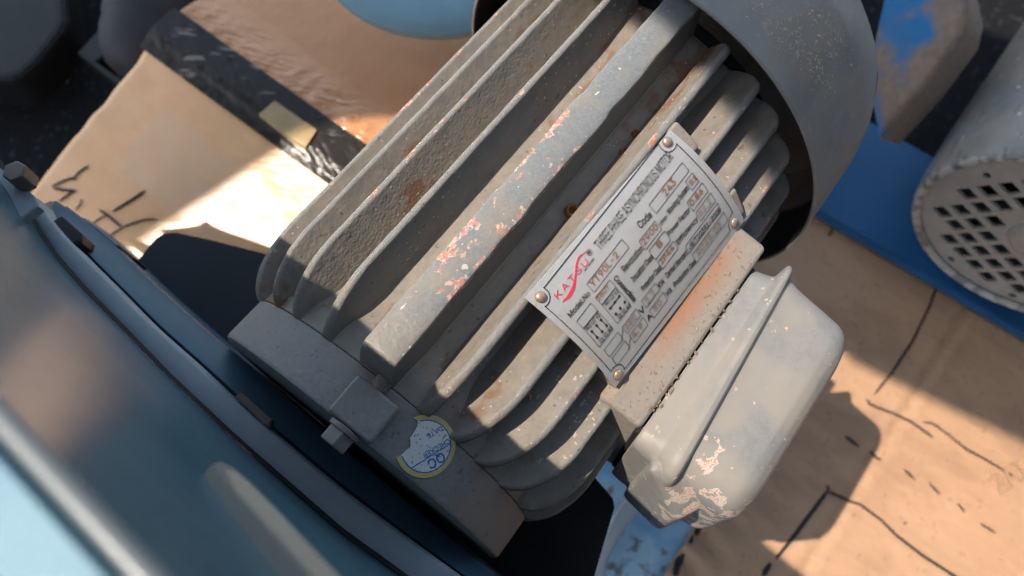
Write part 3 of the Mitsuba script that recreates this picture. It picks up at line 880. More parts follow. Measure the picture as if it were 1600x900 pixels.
# a rusty grub screw and two small holes in the channel beside the plate
for pos, rr, name, m_ in (((0.0873, 0.0191, 0.0574), 0.0024, 'grub_screw', 'rust'),):
    p = np.array(pos)
    nrm = p * [0, 1, 1] / np.linalg.norm(p[1:])
    ex, ey = np.array([1.0, 0, 0]), np.cross(nrm, [1.0, 0, 0])
    g = np.linspace(0, 2 * np.pi, 24, endpoint=False)
    rings = [p + r * (np.cos(g)[:, None] * ex + np.sin(g)[:, None] * ey) + nrm * h for r, h in ((rr, -0.003), (rr, 0.0012), (rr * 0.9, 0.0016), (rr * 0.68, 0.0016), (rr * 0.6, 0.001), (rr * 0.55, -0.001), (0.0001, -0.001))]
    put(M + '__' + name, loft(rings), m_, smooth=40)
    tag(M + '__' + name, 'rusty grub screw in the channel beside the nameplate')
for pos, rr in (((0.1178, 0.0209, 0.0572), 0.0017), ((0.1265, 0.0190, 0.0575), 0.0009)):
    p = np.array(pos)
    nrm = p * [0, 1, 1] / np.linalg.norm(p[1:])
    ex, ey = np.array([1.0, 0, 0]), np.cross(nrm, [1.0, 0, 0])
    g = np.linspace(0, 2 * np.pi, 20, endpoint=False)
    rings = [p + r * (np.cos(g)[:, None] * ex + np.sin(g)[:, None] * ey) + nrm * h for r, h in ((rr * 1.35, -0.001), (rr * 1.25, 0.0007), (rr, 0.0008), (rr * 0.8, -0.0005), (0.0001, -0.0006))]
    put(num(M + '__pinhole'), loft(rings), 'rust', smooth=40)

# ------------------------------------------------------------------ QC sticker on shield and collar
SR = 0.0641
sc_ = np.array([-0.0037, SR * math.atan2(0.03292, 0.06121)]) * 1000   # mm along, mm round


def on_shield(m, lift=0.0):
    m = np.asarray(m, float)
    g = m[..., 1] / 1000 / SR
    return np.stack([m[..., 0] / 1000, (SR + lift) * np.sin(g), (SR + lift) * np.cos(g)], -1)


def sticker(poly, lift, name, m_, thick=0.00006):
    poly = poly.simplify(0.02)
    tri = []
    for g in getattr(poly, 'geoms', [poly]):
        m = trimesh.creation.extrude_polygon(g, 1.0, engine='earcut').subdivide_to_size(1.6) if False else trimesh.creation.extrude_polygon(g, 1.0, engine='earcut')
        v, f = trimesh.remesh.subdivide_to_size(m.vertices, m.faces, 1.8)
        tri.append((np.array(v), f))
    v, f = cat(tri)
    w = on_shield(v[:, :2], 0) + ((lift + thick * (v[:, 2:3] > 0.5)) / SR) * (on_shield(v[:, :2], 0) * [0, 1, 1])
    put(name, (w, f), m_, smooth=30)


SRAD = 9.4
disc = sg.Point(*sc_).buffer(SRAD, 48)
# the torn-off bite lies towards the rib and the drive end
bite_pts = []
for k in range(26):
    g = 2 * math.pi * k / 26
    rr = 4.5 + 1.1 * math.sin(3 * g + 1) + 0.8 * rng.standard_normal() * 0.6
    bite_pts.append((sc_[0] - 2.4 + rr * 1.15 * math.cos(g), sc_[1] - 8.4 + rr * 0.95 * math.sin(g)))
bite = sg.Polygon(bite_pts).buffer(0.15)
S = M + '__sticker'
sticker(disc.difference(bite), 0.00005, S, 'sticker_yellow')
tag(S, 'round torn QC sticker, white with a yellow rim')
inner = sg.Point(*sc_).buffer(SRAD - 1.55, 48).difference(bite)
sticker(inner, 0.00013, S + '__face', 'sticker_white')
ringp = sg.Point(*sc_).buffer(SRAD - 1.5, 48).difference(sg.Point(*sc_).buffer(SRAD - 1.85, 48)).difference(bite.buffer(0.6))
sticker(ringp, 0.0002, S + '__ring', 'sticker_blue')
# its lettering runs back towards the drive end
rd = np.array([-0.92, -0.35])                              # reading direction (mm along, mm round)
rd /= np.linalg.norm(rd)
ud = np.array([-rd[1], rd[0]])
if ud[1] < 0:
    ud = -ud


def word(text, o, h, w):
    m = meshkit.text_mesh(text, h, 1.0, True)
    v = np.array(m.vertices)
    v[:, 0] = (v[:, 0] - v[:, 0].mean()) * w
    p = sc_ + np.asarray(o)[0] * rd + np.asarray(o)[1] * ud + v[:, :1] * rd + v[:, 1:2] * ud
    return on_shield(p, 0) + ((0.0002 + 0.00004 * (v[:, 2:3] > 0.5)) / SR) * (on_shield(p, 0) * [0, 1, 1]), m.faces


wl = [word('QC', (-0.8, 4.0), 2.9, 1.0), word('CHECKER', (-2.6, 1.5), 1.5, 0.95), word('DATE', (-4.6, -3.0), 1.45, 1.0)]
ln = [sc_ + x * rd + 3.3 * ud for x in np.linspace(-6.8, 6.8, 9)]
lw = 0.17
ln = np.array(ln)
wl.append(loft(np.stack([on_shield(ln + lw * ud, 0.0002), on_shield(ln - lw * ud, 0.0002), on_shield(ln - lw * ud, 0.00025), on_shield(ln + lw * ud, 0.00025)], 1)))
put(S + '__print', cat(wl), 'sticker_blue', smooth=False)
tag(S + '__print', None, kind='stuff')


# ------------------------------------------------------------------ crumbs of dirt and flaked paint
def crumb(p, nrm, size, flat=0.5):
    v = np.array([[1, 0, 0], [-1, 0, 0], [0, 1, 0], [0, -1, 0], [0, 0, 1], [0, 0, -1.0]]) + rng.normal(0, 0.25, (6, 3))
    v[:, 2] *= flat
    f = np.array([[0, 2, 4], [2, 1, 4], [1, 3, 4], [3, 0, 4], [2, 0, 5], [1, 2, 5], [3, 1, 5], [0, 3, 5]])
    nrm = np.asarray(nrm) / np.linalg.norm(nrm)
    a = np.cross(nrm, rng.normal(size=3))
    a /= np.linalg.norm(a)
    b = np.cross(nrm, a)
    sx = size * rng.uniform(0.7, 1.6)
    w = p + v[:, :1] * a * sx + v[:, 1:2] * b * size + v[:, 2:3] * nrm * size
    return w, f


geo = []
for k in range(26):                                        # along the joint of pad and lid
    u = 0.05 + 0.062 * rng.random() ** 0.8
    geo.append(crumb(np.array([u, 0.0790 + rng.normal(0, 0.0005), 0.0350 + rng.normal(0, 0.0004)]), (0, 0, 1), rng.uniform(0.0003, 0.0009)))
for k in range(60):                                        # on the pad
    geo.append(crumb(np.array([rng.uniform(0.05, 0.125), rng.uniform(0.068, 0.0775), 0.0372]), (0, 0, 1), rng.choice([0.0002, 0.0003, 0.0008])))
for k in range(90):                                       # in the channels
    g = R_(rng.uniform(-60, 60))
    if abs(math.degrees(g) - 5.4) < 7.5:
        continue
    u = rng.uniform(0.02, 0.155)
    geo.append(crumb(np.array([u, 0.0594 * math.sin(g), 0.0594 * math.cos(g)]), (0, math.sin(g), math.cos(g)), rng.choice([0.0002, 0.00025, 0.0004, 0.0008], p=[0.4, 0.4, 0.15, 0.05])))
for u, deg, r, sz in ((0.0245, -15.5, 0.0628, 0.0026), (0.0195, -17.5, 0.0625, 0.0016), (0.0115, -22, 0.0626, 0.0014), (0.02, 18.5, 0.0600, 0.0015), (0.0225, 17.5, 0.06, 0.001), (0.03, 42, 0.0665, 0.0016), (0.014, 40, 0.064, 0.0016), (0.033, 55, 0.0665, 0.0012), (0.008, 0, 0.0638, 0.0007)):
    p = polar(u, deg, r)
    for j in range(3):
        geo.append(crumb(p + rng.normal(0, sz * 0.4, 3) * [1, 1, 0.2], p * [0, 1, 1], sz * rng.uniform(0.5, 1), 0.3))
put(M + '__dirt_crumbs', cat(geo), 'crumb', smooth=False)
tag(M + '__dirt_crumbs', None, kind='stuff')
geo = []
for k in range(620):                                       # sand on the fan cover
    x = rng.random()
    if k % 3:
        u, g = 0.176 + 0.006 * x + rng.normal(0, 0.0045), R_(18 + 27 * x + rng.normal(0, 3.5))
    else:
        u, g = 0.2 + rng.normal(0, 0.008), R_(36 + rng.normal(0, 6))
    if not 0.166 < u < 0.206:
        continue
    geo.append(crumb(np.array([u, 0.0874 * math.sin(g), 0.0874 * math.cos(g)]), (0, math.sin(g), math.cos(g)), rng.choice([0.0003, 0.00045, 0.0007], p=[0.55, 0.35, 0.1])))
put(M + '__fan_cover__sand', cat(geo), 'sand', smooth=False)
tag(M + '__fan_cover__sand', None, kind='stuff')

# ================================================================== BLUE MACHINE in the left foreground
B = 'blue_machine'
tag(B, 'blue painted sheet metal machine in the left foreground, dark plate reaching under the motor', 'machine')
# flat casing wall leaning back towards a folded rim at its top; along its foot runs a lip
LIPO = [(58, 316), (50, 338), (59, 362), (90, 408), (132, 456), (183, 508), (262, 590), (370, 692), (450, 762), (530, 832), (622, 899), (760, 1000), (900, 1100)]
FOOT = [(-120, 140), (0, 258), (40, 320), (58, 360), (90, 406), (132, 454), (183, 506), (262, 588), (370, 690), (450, 760), (530, 830), (622, 897), (760, 998), (900, 1098)]
HEAD = [(-190, 436), (0, 630), (118, 770), (230, 888), (338, 1000), (448, 1112)]
ZF, ZH = 0.030, 0.205


def along(pix, z, n):
    p = np.array([at(x, y, z) for x, y in pix])
    sgm = np.r_[0, np.cumsum(np.linalg.norm(np.diff(p, axis=0), axis=1))]
    x = np.linspace(0, sgm[-1], n)
    return np.stack([np.interp(x, sgm, p[:, k]) for k in range(3)], 1)


foot, head = along(FOOT, ZF, 60), along(HEAD, ZH, 60)
ext = head[0] + (head[0] - head[-1]) / np.linalg.norm(head[0] - head[-1]) * 0.02
# the wall keeps the direction of its foot; its head line is matched by v
vf = foot[:, 1]
hv = np.linspace(-0.155, 0.2, 60)
hu = np.interp(hv, head[:, 1], head[:, 0], left=None, right=None)
sl = np.polyfit(head[:, 1], head[:, 0], 1)
hu = np.polyval(sl, hv)
head = np.stack([hu, hv, np.full(60, ZH)], 1)
rows = [foot + [-0.0015, 0, -0.05], foot + [-0.0012, 0, -0.012], foot + [-0.0004, 0, -0.004]]
for k, w in enumerate(np.linspace(0, 1, 16)):
    rows.append(foot * (1 - w) + head * w)
wallp = np.array(rows)
# rolled rim and sunlit top of the rim
for du, dz in ((-0.0002, 0.0006), (-0.0008, 0.001), (-0.0015, 0.0006), (-0.002, 0.0), (-0.0029, -0.0006), (-0.06, -0.0006), (-0.2, -0.0006)):
    wallp = np.concatenate([wallp, (head + [du, 0, dz])[None]])
back = wallp - np.array([0.004, 0, 0.003])
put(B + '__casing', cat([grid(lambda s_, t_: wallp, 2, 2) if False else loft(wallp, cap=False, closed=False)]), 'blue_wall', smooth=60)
top = np.array([head + [du, 0, dz + 0.0012] for du, dz in ((-0.0027, -0.0006), (-0.0031, 0.0005), (-0.06, 0.0008), (-0.2, 0.0008))])
rimr = np.array([head + [du, 0, dz] for du, dz in ((0.0006, -0.001), (0.0004, 0.0006), (-0.0002, 0.0013), (-0.0009, 0.0015), (-0.0015, 0.0011), (-0.0019, 0.0002))])
put(B + '__rolled_rim', loft(rimr, cap=False, closed=False), 'pale_rim', smooth=60)
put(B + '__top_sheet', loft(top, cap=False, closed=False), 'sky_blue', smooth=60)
tag(B + '__top_sheet', 'sunlit pale blue top sheet of the machine, closest to the camera')
# lip along the foot: a flat flange with a turned edge, a lower shelf behind it
inn = np.array([at(x, y, ZF) for x, y in [(62, 312), (78, 339), (120, 387), (174, 441), (240, 507), (300, 560), (365, 620), (500, 735), (625, 830), (710, 892), (840, 985), (980, 1085)]])
seg = np.r_[0, np.cumsum(np.linalg.norm(np.diff(inn, axis=0), axis=1))]
x = np.linspace(0, seg[-1], 90)
from scipy.interpolate import PchipInterpolator
inn = np.stack([PchipInterpolator(seg, inn[:, k])(x) for k in range(3)], 1)
lo_ = np.array([at(x, y, ZF) for x, y in LIPO])
seg = np.r_[0, np.cumsum(np.linalg.norm(np.diff(lo_, axis=0), axis=1))]
x2 = np.linspace(0, seg[-1], 90)
out = np.stack([PchipInterpolator(seg, lo_[:, k])(x2) for k in range(3)], 1)
lip = []
for w, dz in ((0.1, -0.03), (0.1, -0.003), (0.115, -0.0004), (0.16, 0.0006), (0.5, 0.0011), (0.86, 0.001), (0.95, 0.0004), (0.985, -0.0012), (1.0, -0.004), (0.98, -0.03)):
    lip.append(out * (1 - w) + inn * w + [0, 0, dz])
put(B + '__lip', loft(np.array(lip), cap=False, closed=False), 'blue_lip', smooth=60)
# the shelf between lip and plate, sinking away under the motor
SHELF = [(66, 300), (100, 322), (160, 372), (215, 425), (300, 500), (390, 575), (520, 690), (650, 800), (760, 890), (880, 980), (1000, 1070)]
sh = along([(x + 22, y + 14) for x, y in SHELF], 0.012, 90)
low = along([(x + 70, y + 42) for x, y in SHELF], -0.095, 90)
shelf = [inn + [0, 0, -0.012], inn * 0.9 + sh * 0.1 + [0, 0, -0.008], inn * 0.5 + sh * 0.5 + [0, 0, -0.003], inn * 0.1 + sh * 0.9, sh, sh * 0.85 + low * 0.15 + [0, 0, -0.01], low]
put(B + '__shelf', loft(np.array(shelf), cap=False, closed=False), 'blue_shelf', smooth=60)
gap = [foot + [0.0002, 0, -0.004], foot + [0.0016, 0, -0.0005], foot + [0.0014, 0, 0.0012], foot + [0.0002, 0, 0.0024]]
put(B + '__gap_shade_strip', loft(np.array(gap), cap=False, closed=False), 'inner_dark', smooth=60)  # dark strip standing in for the shaded gap between wall and lip
# long rounded opening in the wall with a pale edge


def on_wall(px, py, lift=0.0):
    a, b, c = foot[30], head[30], foot[50]
    n = np.cross(b - a, c - a)
    n /= np.linalg.norm(n)
    n = n if n[0] > 0 else -n
    return at_plane(px, py, a + n * lift, n), n


slot = [(333, 724), (343, 719), (362, 727), (392, 752), (440, 800), (505, 868), (560, 925), (620, 990), (590, 1010), (540, 965), (470, 890), (408, 818), (362, 766), (342, 742)]
wn = on_wall(400, 800)[1]
sp = np.array([on_wall(x_, y_, 0.0008)[0] for x_, y_ in slot])
put(B + '__slot_edge', slab(sp, 0.004, 0.0008, down=-wn), 'slot_edge_grey', smooth=30)
sp = np.array([on_wall(x_, y_, 0.0012)[0] for x_, y_ in [(352, 731), (366, 735), (392, 757), (438, 803), (500, 871), (556, 928), (612, 990), (594, 1000), (545, 955), (478, 885), (415, 815), (370, 765)]])
put(B + '__slot_edge__pad', slab(sp, 0.002, 0.0006, down=-wn), 'slot_cream', smooth=30)
# dark plate on which the motor is bolted, its upturned corner catching light
ZP = -0.055
plate_ = [(205, 418), (228, 388), (243, 371), (256, 363), (275, 362), (330, 374), (428, 399), (560, 470), (760, 600), (930, 745), (958, 778), (961, 792), (940, 862), (922, 925), (860, 1010), (600, 840), (380, 640), (262, 520)]
pp = np.array([at(x_, y_, ZP) for x_, y_ in plate_])
put(B + '__mounting_plate', slab(pp, 0.006, 0.0012), 'navy_plate', smooth=30)
tag(B + '__mounting_plate', 'dark mounting plate under the drive end of the motor')
# rubber block, clips and bolt along the lip
for quad, z, m_, nm, th in ((((80, 345), (95, 336), (128, 366), (127, 378), (108, 382), (92, 368)), 0.028, 'rubber_black', 'rubber_block', 0.012), (((168, 390), (184, 381), (210, 402), (197, 414)), -0.01, 'rubber_black', 'rubber_block', 0.012),
                            (((366, 618), (376, 612), (424, 655), (421, 667), (410, 662)), 0.0315, 'clip_tan', 'clip', 0.004)):
    put(num(B + '__' + nm), slab(np.array([at(x_, y_, z) for x_, y_ in quad]), th, 0.0012), m_, smooth=30)
put(B + '__inner_sheet', slab(np.array([at(x_, y_, 0.012) for x_, y_ in [(66, 318), (80, 313), (100, 326), (150, 372), (184, 408), (178, 432), (172, 442), (120, 392)]]), 0.003, 0.0006), 'inner_sheet', smooth=30)
tag(B + '__inner_sheet', 'sunlit scuffed strip behind the lip')
put(B + '__blue_strip', slab(np.array([at(x_, y_, 0.008) for x_, y_ in [(92, 322), (104, 322), (150, 356), (184, 384), (170, 392), (140, 366)]]), 0.004, 0.0006), 'deep_blue', smooth=30)
ear_ = np.array([at(x_, y_, 0.045) for x_, y_ in [(-60, 218), (0, 262), (52, 305), (60, 322), (30, 345), (-20, 320), (-70, 300)]])
put(B + '__corner_flange', slab(ear_, 0.004, 0.001), 'blue_lip', smooth=30)
bp = at(28, 272, 0.05)
hexa = [(0.0036 * math.cos(k * math.pi / 3 + 0.4), 0.0036 * math.sin(k * math.pi / 3 + 0.4)) for k in range(6)]
put(B + '__bolt', m3.Manifold.batch_hull([m3.Manifold.sphere(0.0006, 8).translate((bp[0] + a_, bp[1] + b_, bp[2] + dz)) for a_, b_ in hexa for dz in (-0.006, 0.002)]), 'clip_tan', smooth=30)

# ================================================================== CARDBOARD SHEET on the right
def floor_pts(pix, z):
    return np.array([at(x_, y_, z) for x_, y_ in pix])


CB = 'cardboard_sheet'
cs0 = floor_pts([(1030, 900), (1092, 797)], FLOOR)
outline = [(-0.06, 0.136), (0.083, 0.136), (0.12, 0.12), (0.16, 0.05), (0.2, 0.02), (0.31, 0.02), (0.31, 0.6), (-0.06, 0.6)]
po = sg.Polygon(outline)
nu, nv = 190, 240
su, sv = np.linspace(-0.06, 0.31, nu), np.linspace(0.02, 0.6, nv)
U, V = np.meshgrid(su, sv, indexing='ij')
inside = shapely.contains_xy(po.buffer(0.0005), U, V)
crease_a, crease_b = at(1505, 500, FLOOR)[:2], at(1255, 895, FLOOR)[:2]
cd = (crease_b - crease_a) / np.linalg.norm(crease_b - crease_a)
dist = (U - crease_a[0]) * (-cd[1]) + (V - crease_a[1]) * cd[0]
H = 0.006 * (meshkit.fbm(np.stack([U * 16, V * 5, U * 0], -1), 3) - 0.5)
H = H - 0.0012 * np.exp(-(dist / 0.0022) ** 2) + 0.0006 * np.exp(-((np.abs(dist) - 0.006) / 0.002) ** 2)
fold = np.clip((0.165 - V) / 0.03, 0, 1)
H = H + 0.0036 * fold * np.sin((U) * 330 + V * 40) * (U < 0.1)                        # wavy folds near the torn edge
idx_ = np.arange(nu * nv).reshape(nu, nv)
ok = inside[:-1, :-1] & inside[1:, :-1] & inside[:-1, 1:] & inside[1:, 1:]
a_, b_, c_, d_ = idx_[:-1, :-1][ok], idx_[1:, :-1][ok], idx_[1:, 1:][ok], idx_[:-1, 1:][ok]
f = np.concatenate([np.stack([a_, b_, c_], 1), np.stack([a_, c_, d_], 1)])
vtop = np.stack([U, V, FLOOR + H], -1).reshape(-1, 3)
eb = sg.LineString(outline + [outline[0]])
ed = {}
for tri in f:
    for x_, y_ in ((tri[0], tri[1]), (tri[1], tri[2]), (tri[2], tri[0])):
        ed[(x_, y_)] = ed.get((x_, y_), 0) + 1
bd_ = [(x_, y_) for (x_, y_) in ed if (y_, x_) not in ed]
vbot = vtop - [0, 0, 0.005]
nn_ = len(vtop)
sides = np.array([t_ for x_, y_ in bd_ for t_ in ((y_, x_, x_ + nn_), (y_, x_ + nn_, y_ + nn_))])
used = np.unique(np.concatenate([f.ravel()]))
allv = np.vstack([vtop, vbot])
put(CB, (allv, np.vstack([f, f[:, ::-1] + nn_, sides])), 'cardboard', smooth=35)
tag(CB, 'flat brown cardboard sheet with black marker lines under the right side of the motor', 'cardboard')


from scipy.interpolate import RegularGridInterpolator
_fh = RegularGridInterpolator((su, sv), H, bounds_error=False, fill_value=0.0)


def floor_h(p):
    return FLOOR + float(_fh((p[0], p[1])))


STROKES = [([(1467, 440), (1452, 480), (1425, 535), (1395, 580), (1366, 616)], 3.4), ([(1353, 624), (1358, 632), (1380, 641), (1410, 652), (1435, 668), (1457, 684)], 3.4), ([(1441, 660), (1455, 661), (1480, 678), (1510, 702), (1540, 718), (1583, 744)], 3.0),
           ([(1319, 682), (1340, 698)], 4), ([(1357, 706), (1376, 720)], 4), ([(1411, 734), (1427, 749)], 3), ([(1450, 755), (1467, 773)], 3), ([(1495, 787), (1506, 800)], 3), ([(1531, 818), (1554, 833)], 3.0),
           ([(1292, 759), (1294, 767)], 4), ([(1212, 873), (1240, 838), (1268, 800), (1292, 768)], 5), ([(1292, 768), (1315, 778), (1345, 790), (1375, 812), (1400, 837), (1440, 868), (1490, 900), (1540, 930)], 4), ([(1190, 900), (1203, 880)], 8),
           ([(1112, 792), (1106, 806), (1098, 818)], 9), ([(1096, 820), (1090, 830), (1088, 836)], 9), ([(1083, 838), (1076, 850)], 8), ([(1068, 866), (1060, 880), (1052, 900)], 12), ([(1302, 354), (1296, 368)], 4), ([(1411, 818), (1416, 817)], 3)]
for st_, w_ in STROKES:
    pts = np.array([at(x_, y_, FLOOR) for x_, y_ in st_])
    px_m = 0.47 / FPX
    dense = []
    for p_, q_ in zip(pts[:-1], pts[1:]):
        for k in range(6):
            r_ = p_ + (q_ - p_) * k / 6
            dense.append([r_[0], r_[1], floor_h(r_)])
    dense.append([pts[-1][0], pts[-1][1], floor_h(pts[-1])])
    put(num(CB + '__marker_line'), ribbon(dense, w_ * px_m, (0, 0, 1), lift=0.0004, thick=0.0004), 'marker', smooth=False)
pts = floor_pts([(1562, 775), (1600, 748)], FLOOR + 0.0012)
exf = (pts[1] - pts[0]) / np.linalg.norm(pts[1] - pts[0])
eyf = np.cross([0, 0, 1.0], exf)
eyf = eyf if at(1570, 760, FLOOR)[0] > 0 and (at(1562, 755, FLOOR) - pts[0]) @ eyf > 0 else -eyf
tm = meshkit.text_mesh('ZAI', 0.0105, 0.0002, True)
put(CB + '__print', (pts[0] + tm.vertices[:, :1] * exf + tm.vertices[:, 1:2] * eyf + [0, 0, 1] * tm.vertices[:, 2:3], tm.faces), 'faint_print', smooth=False)

# ================================================================== PALE BLUE FRAME SHEET under the terminal box
PF = 'pale_blue_steel_plate'
tag(PF, 'dirty pale blue steel panel with a grey bar, beside the cardboard sheet', 'steel panel')
put(PF + '__sheet', slab([(-0.15, 0.03, -0.187), (0.2, 0.03, -0.187), (0.2, 0.19, -0.187), (-0.15, 0.19, -0.187)], 0.006, 0.001), 'pale_blue', smooth=30)
zb = -0.15
bar = floor_pts([(925, 905), (946, 840), (968, 797), (1000, 752), (1030, 712), (1048, 700), (1064, 720), (1036, 752), (1006, 790), (975, 828), (952, 870), (944, 905)], zb)
put(PF + '__bar', slab(bar, 0.034, 0.002), 'bar_grey', smooth=30)
tag(PF + '__bar', 'grey bar on edge')

# ================================================================== DEEP BLUE BASE under the second motor
DB = 'blue_steel_tray'
ue = at(1460, 440, -0.172)[0]
basep = [(ue - 0.002, 0.02, -0.170), (ue, 0.12, -0.170), (ue + 0.001, 0.42, -0.170), (0.385, 0.42, -0.170), (0.385, 0.02, -0.170)]
put(DB, slab(basep, 0.008, 0.002), 'deep_blue', smooth=30)
tag(DB, 'deep blue painted steel tray in the shade under the second motor', 'steel tray')
DB2 = 'blue_bracket'
lp = [at(1352, -20, -0.06), at(1440, -20, -0.06), at(1455, 10, -0.06), at(1430, 60, -0.075), at(1395, 120, -0.09), at(1350, 180, -0.1), at(1335, 120, -0.09)]
br = np.array([at(x_, y_, z_) for x_, y_, z_ in [(1390, -60, -0.05), (1502, -40, -0.04), (1513, 14, -0.045), (1502, 52, -0.05), (1440, 140, -0.075), (1372, 215, -0.1), (1355, 120, -0.09)]])
c_ = br.mean(0)
nrm_ = np.linalg.svd(br - c_)[2][2]
br = br - ((br - c_) @ nrm_)[:, None] * nrm_
put(DB2, slab(br, 0.05, 0.004), 'lug_dirt', smooth=30)
tag(DB2, 'blue bracket crusted with brown dirt, between the fan cover and the second motor', 'bracket')

# ================================================================== SECOND MOTOR (its fan cover end)
E2 = 'second_motor'
tag(E2, 'second grey motor at the right edge, its fan grille with square holes', 'electric motor')
C2 = (0.19593668, -0.09831107)
put(E2 + '__fan_cover', revolve([(0.3028, 0.0600), (0.3012, 0.0612), (0.3002, 0.0628), (0.3008, 0.0645), (0.3028, 0.0658), (0.307, 0.0668), (0.32, 0.0676), (0.345, 0.0680), (0.37, 0.0676), (0.40, 0.0668), (0.45, 0.066), (0.55, 0.065), (0.55, 0.0), (0.548, 0.0), (0.548, 0.062), (0.31, 0.0635), (0.304, 0.0608)], 200, centre=C2), 'second_paint', smooth=30)
gp = sg.Point(0, 0).buffer(0.0612, 64)
holes = []
ROUND = ((-0.0437, 0.0255), (-0.0208, -0.0518), (0.04, 0.035), (0.02, -0.052))
a1, a2 = np.array([0.00645, 0.0098]), np.array([0.0043, -0.0140])
e1_, e2_ = np.array([0.0039, 0.0054]), np.array([0.0071, -0.0028])
for i in range(-12, 13):
    for j in range(-12, 13):
        o_ = np.array([-0.0500, -0.0038]) + i * a1 + j * a2
        h_ = sg.Polygon([o_ + x_ * e1_ * 0.58 + y_ * e2_ * 0.58 for x_, y_ in ((-1, -1), (1, -1), (1, 1), (-1, 1))])
        if np.hypot(*np.array(h_.exterior.coords).T).max() < 0.0562 and np.hypot(*o_) > 0.019 and all(np.hypot(*(o_ - r_)) > 0.0072 for r_ in ROUND):
            holes.append(h_.buffer(-0.0006).buffer(0.0006))
for o_ in ROUND:
    holes.append(sg.Point(*o_).buffer(0.0022))
hol = shapely.ops.unary_union(holes)
gp = gp.difference(hol)
# x of the grille runs along v, its y along z
gm = trimesh.creation.extrude_polygon(gp, 0.002, engine='earcut')
gv = np.array(gm.vertices)
put(E2 + '__grille', (np.stack([0.3040 + gv[:, 2], C2[0] + gv[:, 0], C2[1] + gv[:, 1]], 1), gm.faces), 'grille_paint', smooth=False)
tag(E2 + '__grille', 'dusty fan grille punched with square holes')
put(E2 + '__grille__boss', revolve([(0.3012, 0.0), (0.3014, 0.009), (0.3022, 0.0125), (0.3042, 0.0142)], 48, centre=C2), 'grille_paint', smooth=True)
fanb = []
for k in range(9):
    g_ = 2 * math.pi * k / 9
    fanb.append(hull([(0.325 + du, C2[0] + r_ * math.cos(g_ + tw), C2[1] + r_ * math.sin(g_ + tw)) for r_ in (0.012, 0.05) for du, tw in ((0, 0), (0.02, 0.25))], 0.0012, 8))
fanb.append(revolve([(0.322, 0), (0.322, 0.014), (0.35, 0.014), (0.35, 0)], 32, centre=C2))
put(E2 + '__fan', cat(fanb), 'rubber_black', smooth=30)

# ================================================================== TAPED CARDBOARD BOX at the upper left
XB = 'taped_box'
tag(XB, 'worn cardboard box wrapped in clear and black tape, marker strokes on its lid', 'cardboard box')
NL = np.array([-0.22, 0.08, 0.97])
NL /= np.linalg.norm(NL)
P0 = at(430, 400, -0.10)
SEAM_U = 0.0965


def lid_z(u, v):
    return P0[2] - ((u - P0[0]) * NL[0] + (v - P0[1]) * NL[1]) / NL[2]


def light(s_, t_):
    u = -0.085 + (SEAM_U + 0.085) * s_
    v = -0.2815 + 0.205 * t_
    edge_ = 0.0016 * (meshkit.fbm(np.stack([u * 50, s_ * 0, s_ * 0], -1), 3) - 0.5) * np.clip(1 - t_ * 6, 0, 1)
    v = v + edge_ * 2
    z = lid_z(u, v) + 0.0022 * (meshkit.fbm(np.stack([u * 35, v * 25, u * 0], -1), 3) - 0.5)
    z = z - 0.004 * np.clip(1 - t_ / 0.03, 0, 1) ** 2 + 0.002 * np.clip((s_ - 0.9) / 0.1, 0, 1) * np.clip(1 - t_ * 3, 0, 1)
    return np.stack([u, v, z], -1)


put(XB + '__lid', grid(light, 110, 110), 'cardboard_taped', smooth=True)


def side_wall(s_, t_):
    p = light(s_, np.zeros_like(s_))
    return np.stack([p[..., 0], p[..., 1] - 0.002 * np.sin(np.pi * np.clip(t_ * 4, 0, 1)) - 0.004 * t_, p[..., 2] * (1 - t_) + -0.197 * t_], -1)


put(XB + '__side_panel', grid(side_wall, 60, 14), 'cardboard_taped', smooth=True)
VL = -0.2815


def brown_z(u, v):
    s_ = np.clip((u - SEAM_U - 0.0005) / 0.26, 0, 1)
    return lid_z(SEAM_U, v) + 0.002 - 0.02 * s_ - 0.035 * s_ * s_ + 0.0026 * (meshkit.fbm(np.stack([u * 30, v * 22, u * 0 + 3], -1), 3) - 0.5) + 0.003 * np.sin(np.pi * np.clip(s_ * 5, 0, 1))


def brown(s_, t_):
    u = SEAM_U + 0.0005 + 0.26 * s_
    v = VL + 0.001 + 0.30 * t_ + 0.008 * s_
    z = brown_z(u, v)
    return np.stack([u, v, z], -1)


put(XB + '__flap', grid(brown, 90, 110), 'cardboard_brown', smooth=True)
tag(XB + '__flap', 'darker brown flap beyond the black tape')


def brown_side(s_, t_):
    p = brown(s_, np.zeros_like(s_))
    return np.stack([p[..., 0], p[..., 1] - 0.003 * t_, p[..., 2] * (1 - t_) + -0.197 * t_], -1)


put(XB + '__side_panel_001', grid(brown_side, 50, 14), 'cardboard_brown', smooth=True)


def black(s_, t_):
    u = SEAM_U - 0.009 + 0.031 * s_ + 0.002 * t_
    v = VL - 0.0015 + 0.20 * t_
    w = np.clip((u - SEAM_U + 0.004) / 0.008, 0, 1)
    z = lid_z(u, v) * (1 - w) + (brown_z(u, v)) * w + 0.0016
    z = np.maximum(z, np.where(u < SEAM_U, lid_z(u, v) + 0.0018, brown_z(u, v) + 0.0012)) + 0.0006 * (meshkit.fbm(np.stack([u * 150, v * 50, u * 0 + 9], -1), 3) - 0.5)
    return np.stack([u, v, z], -1)


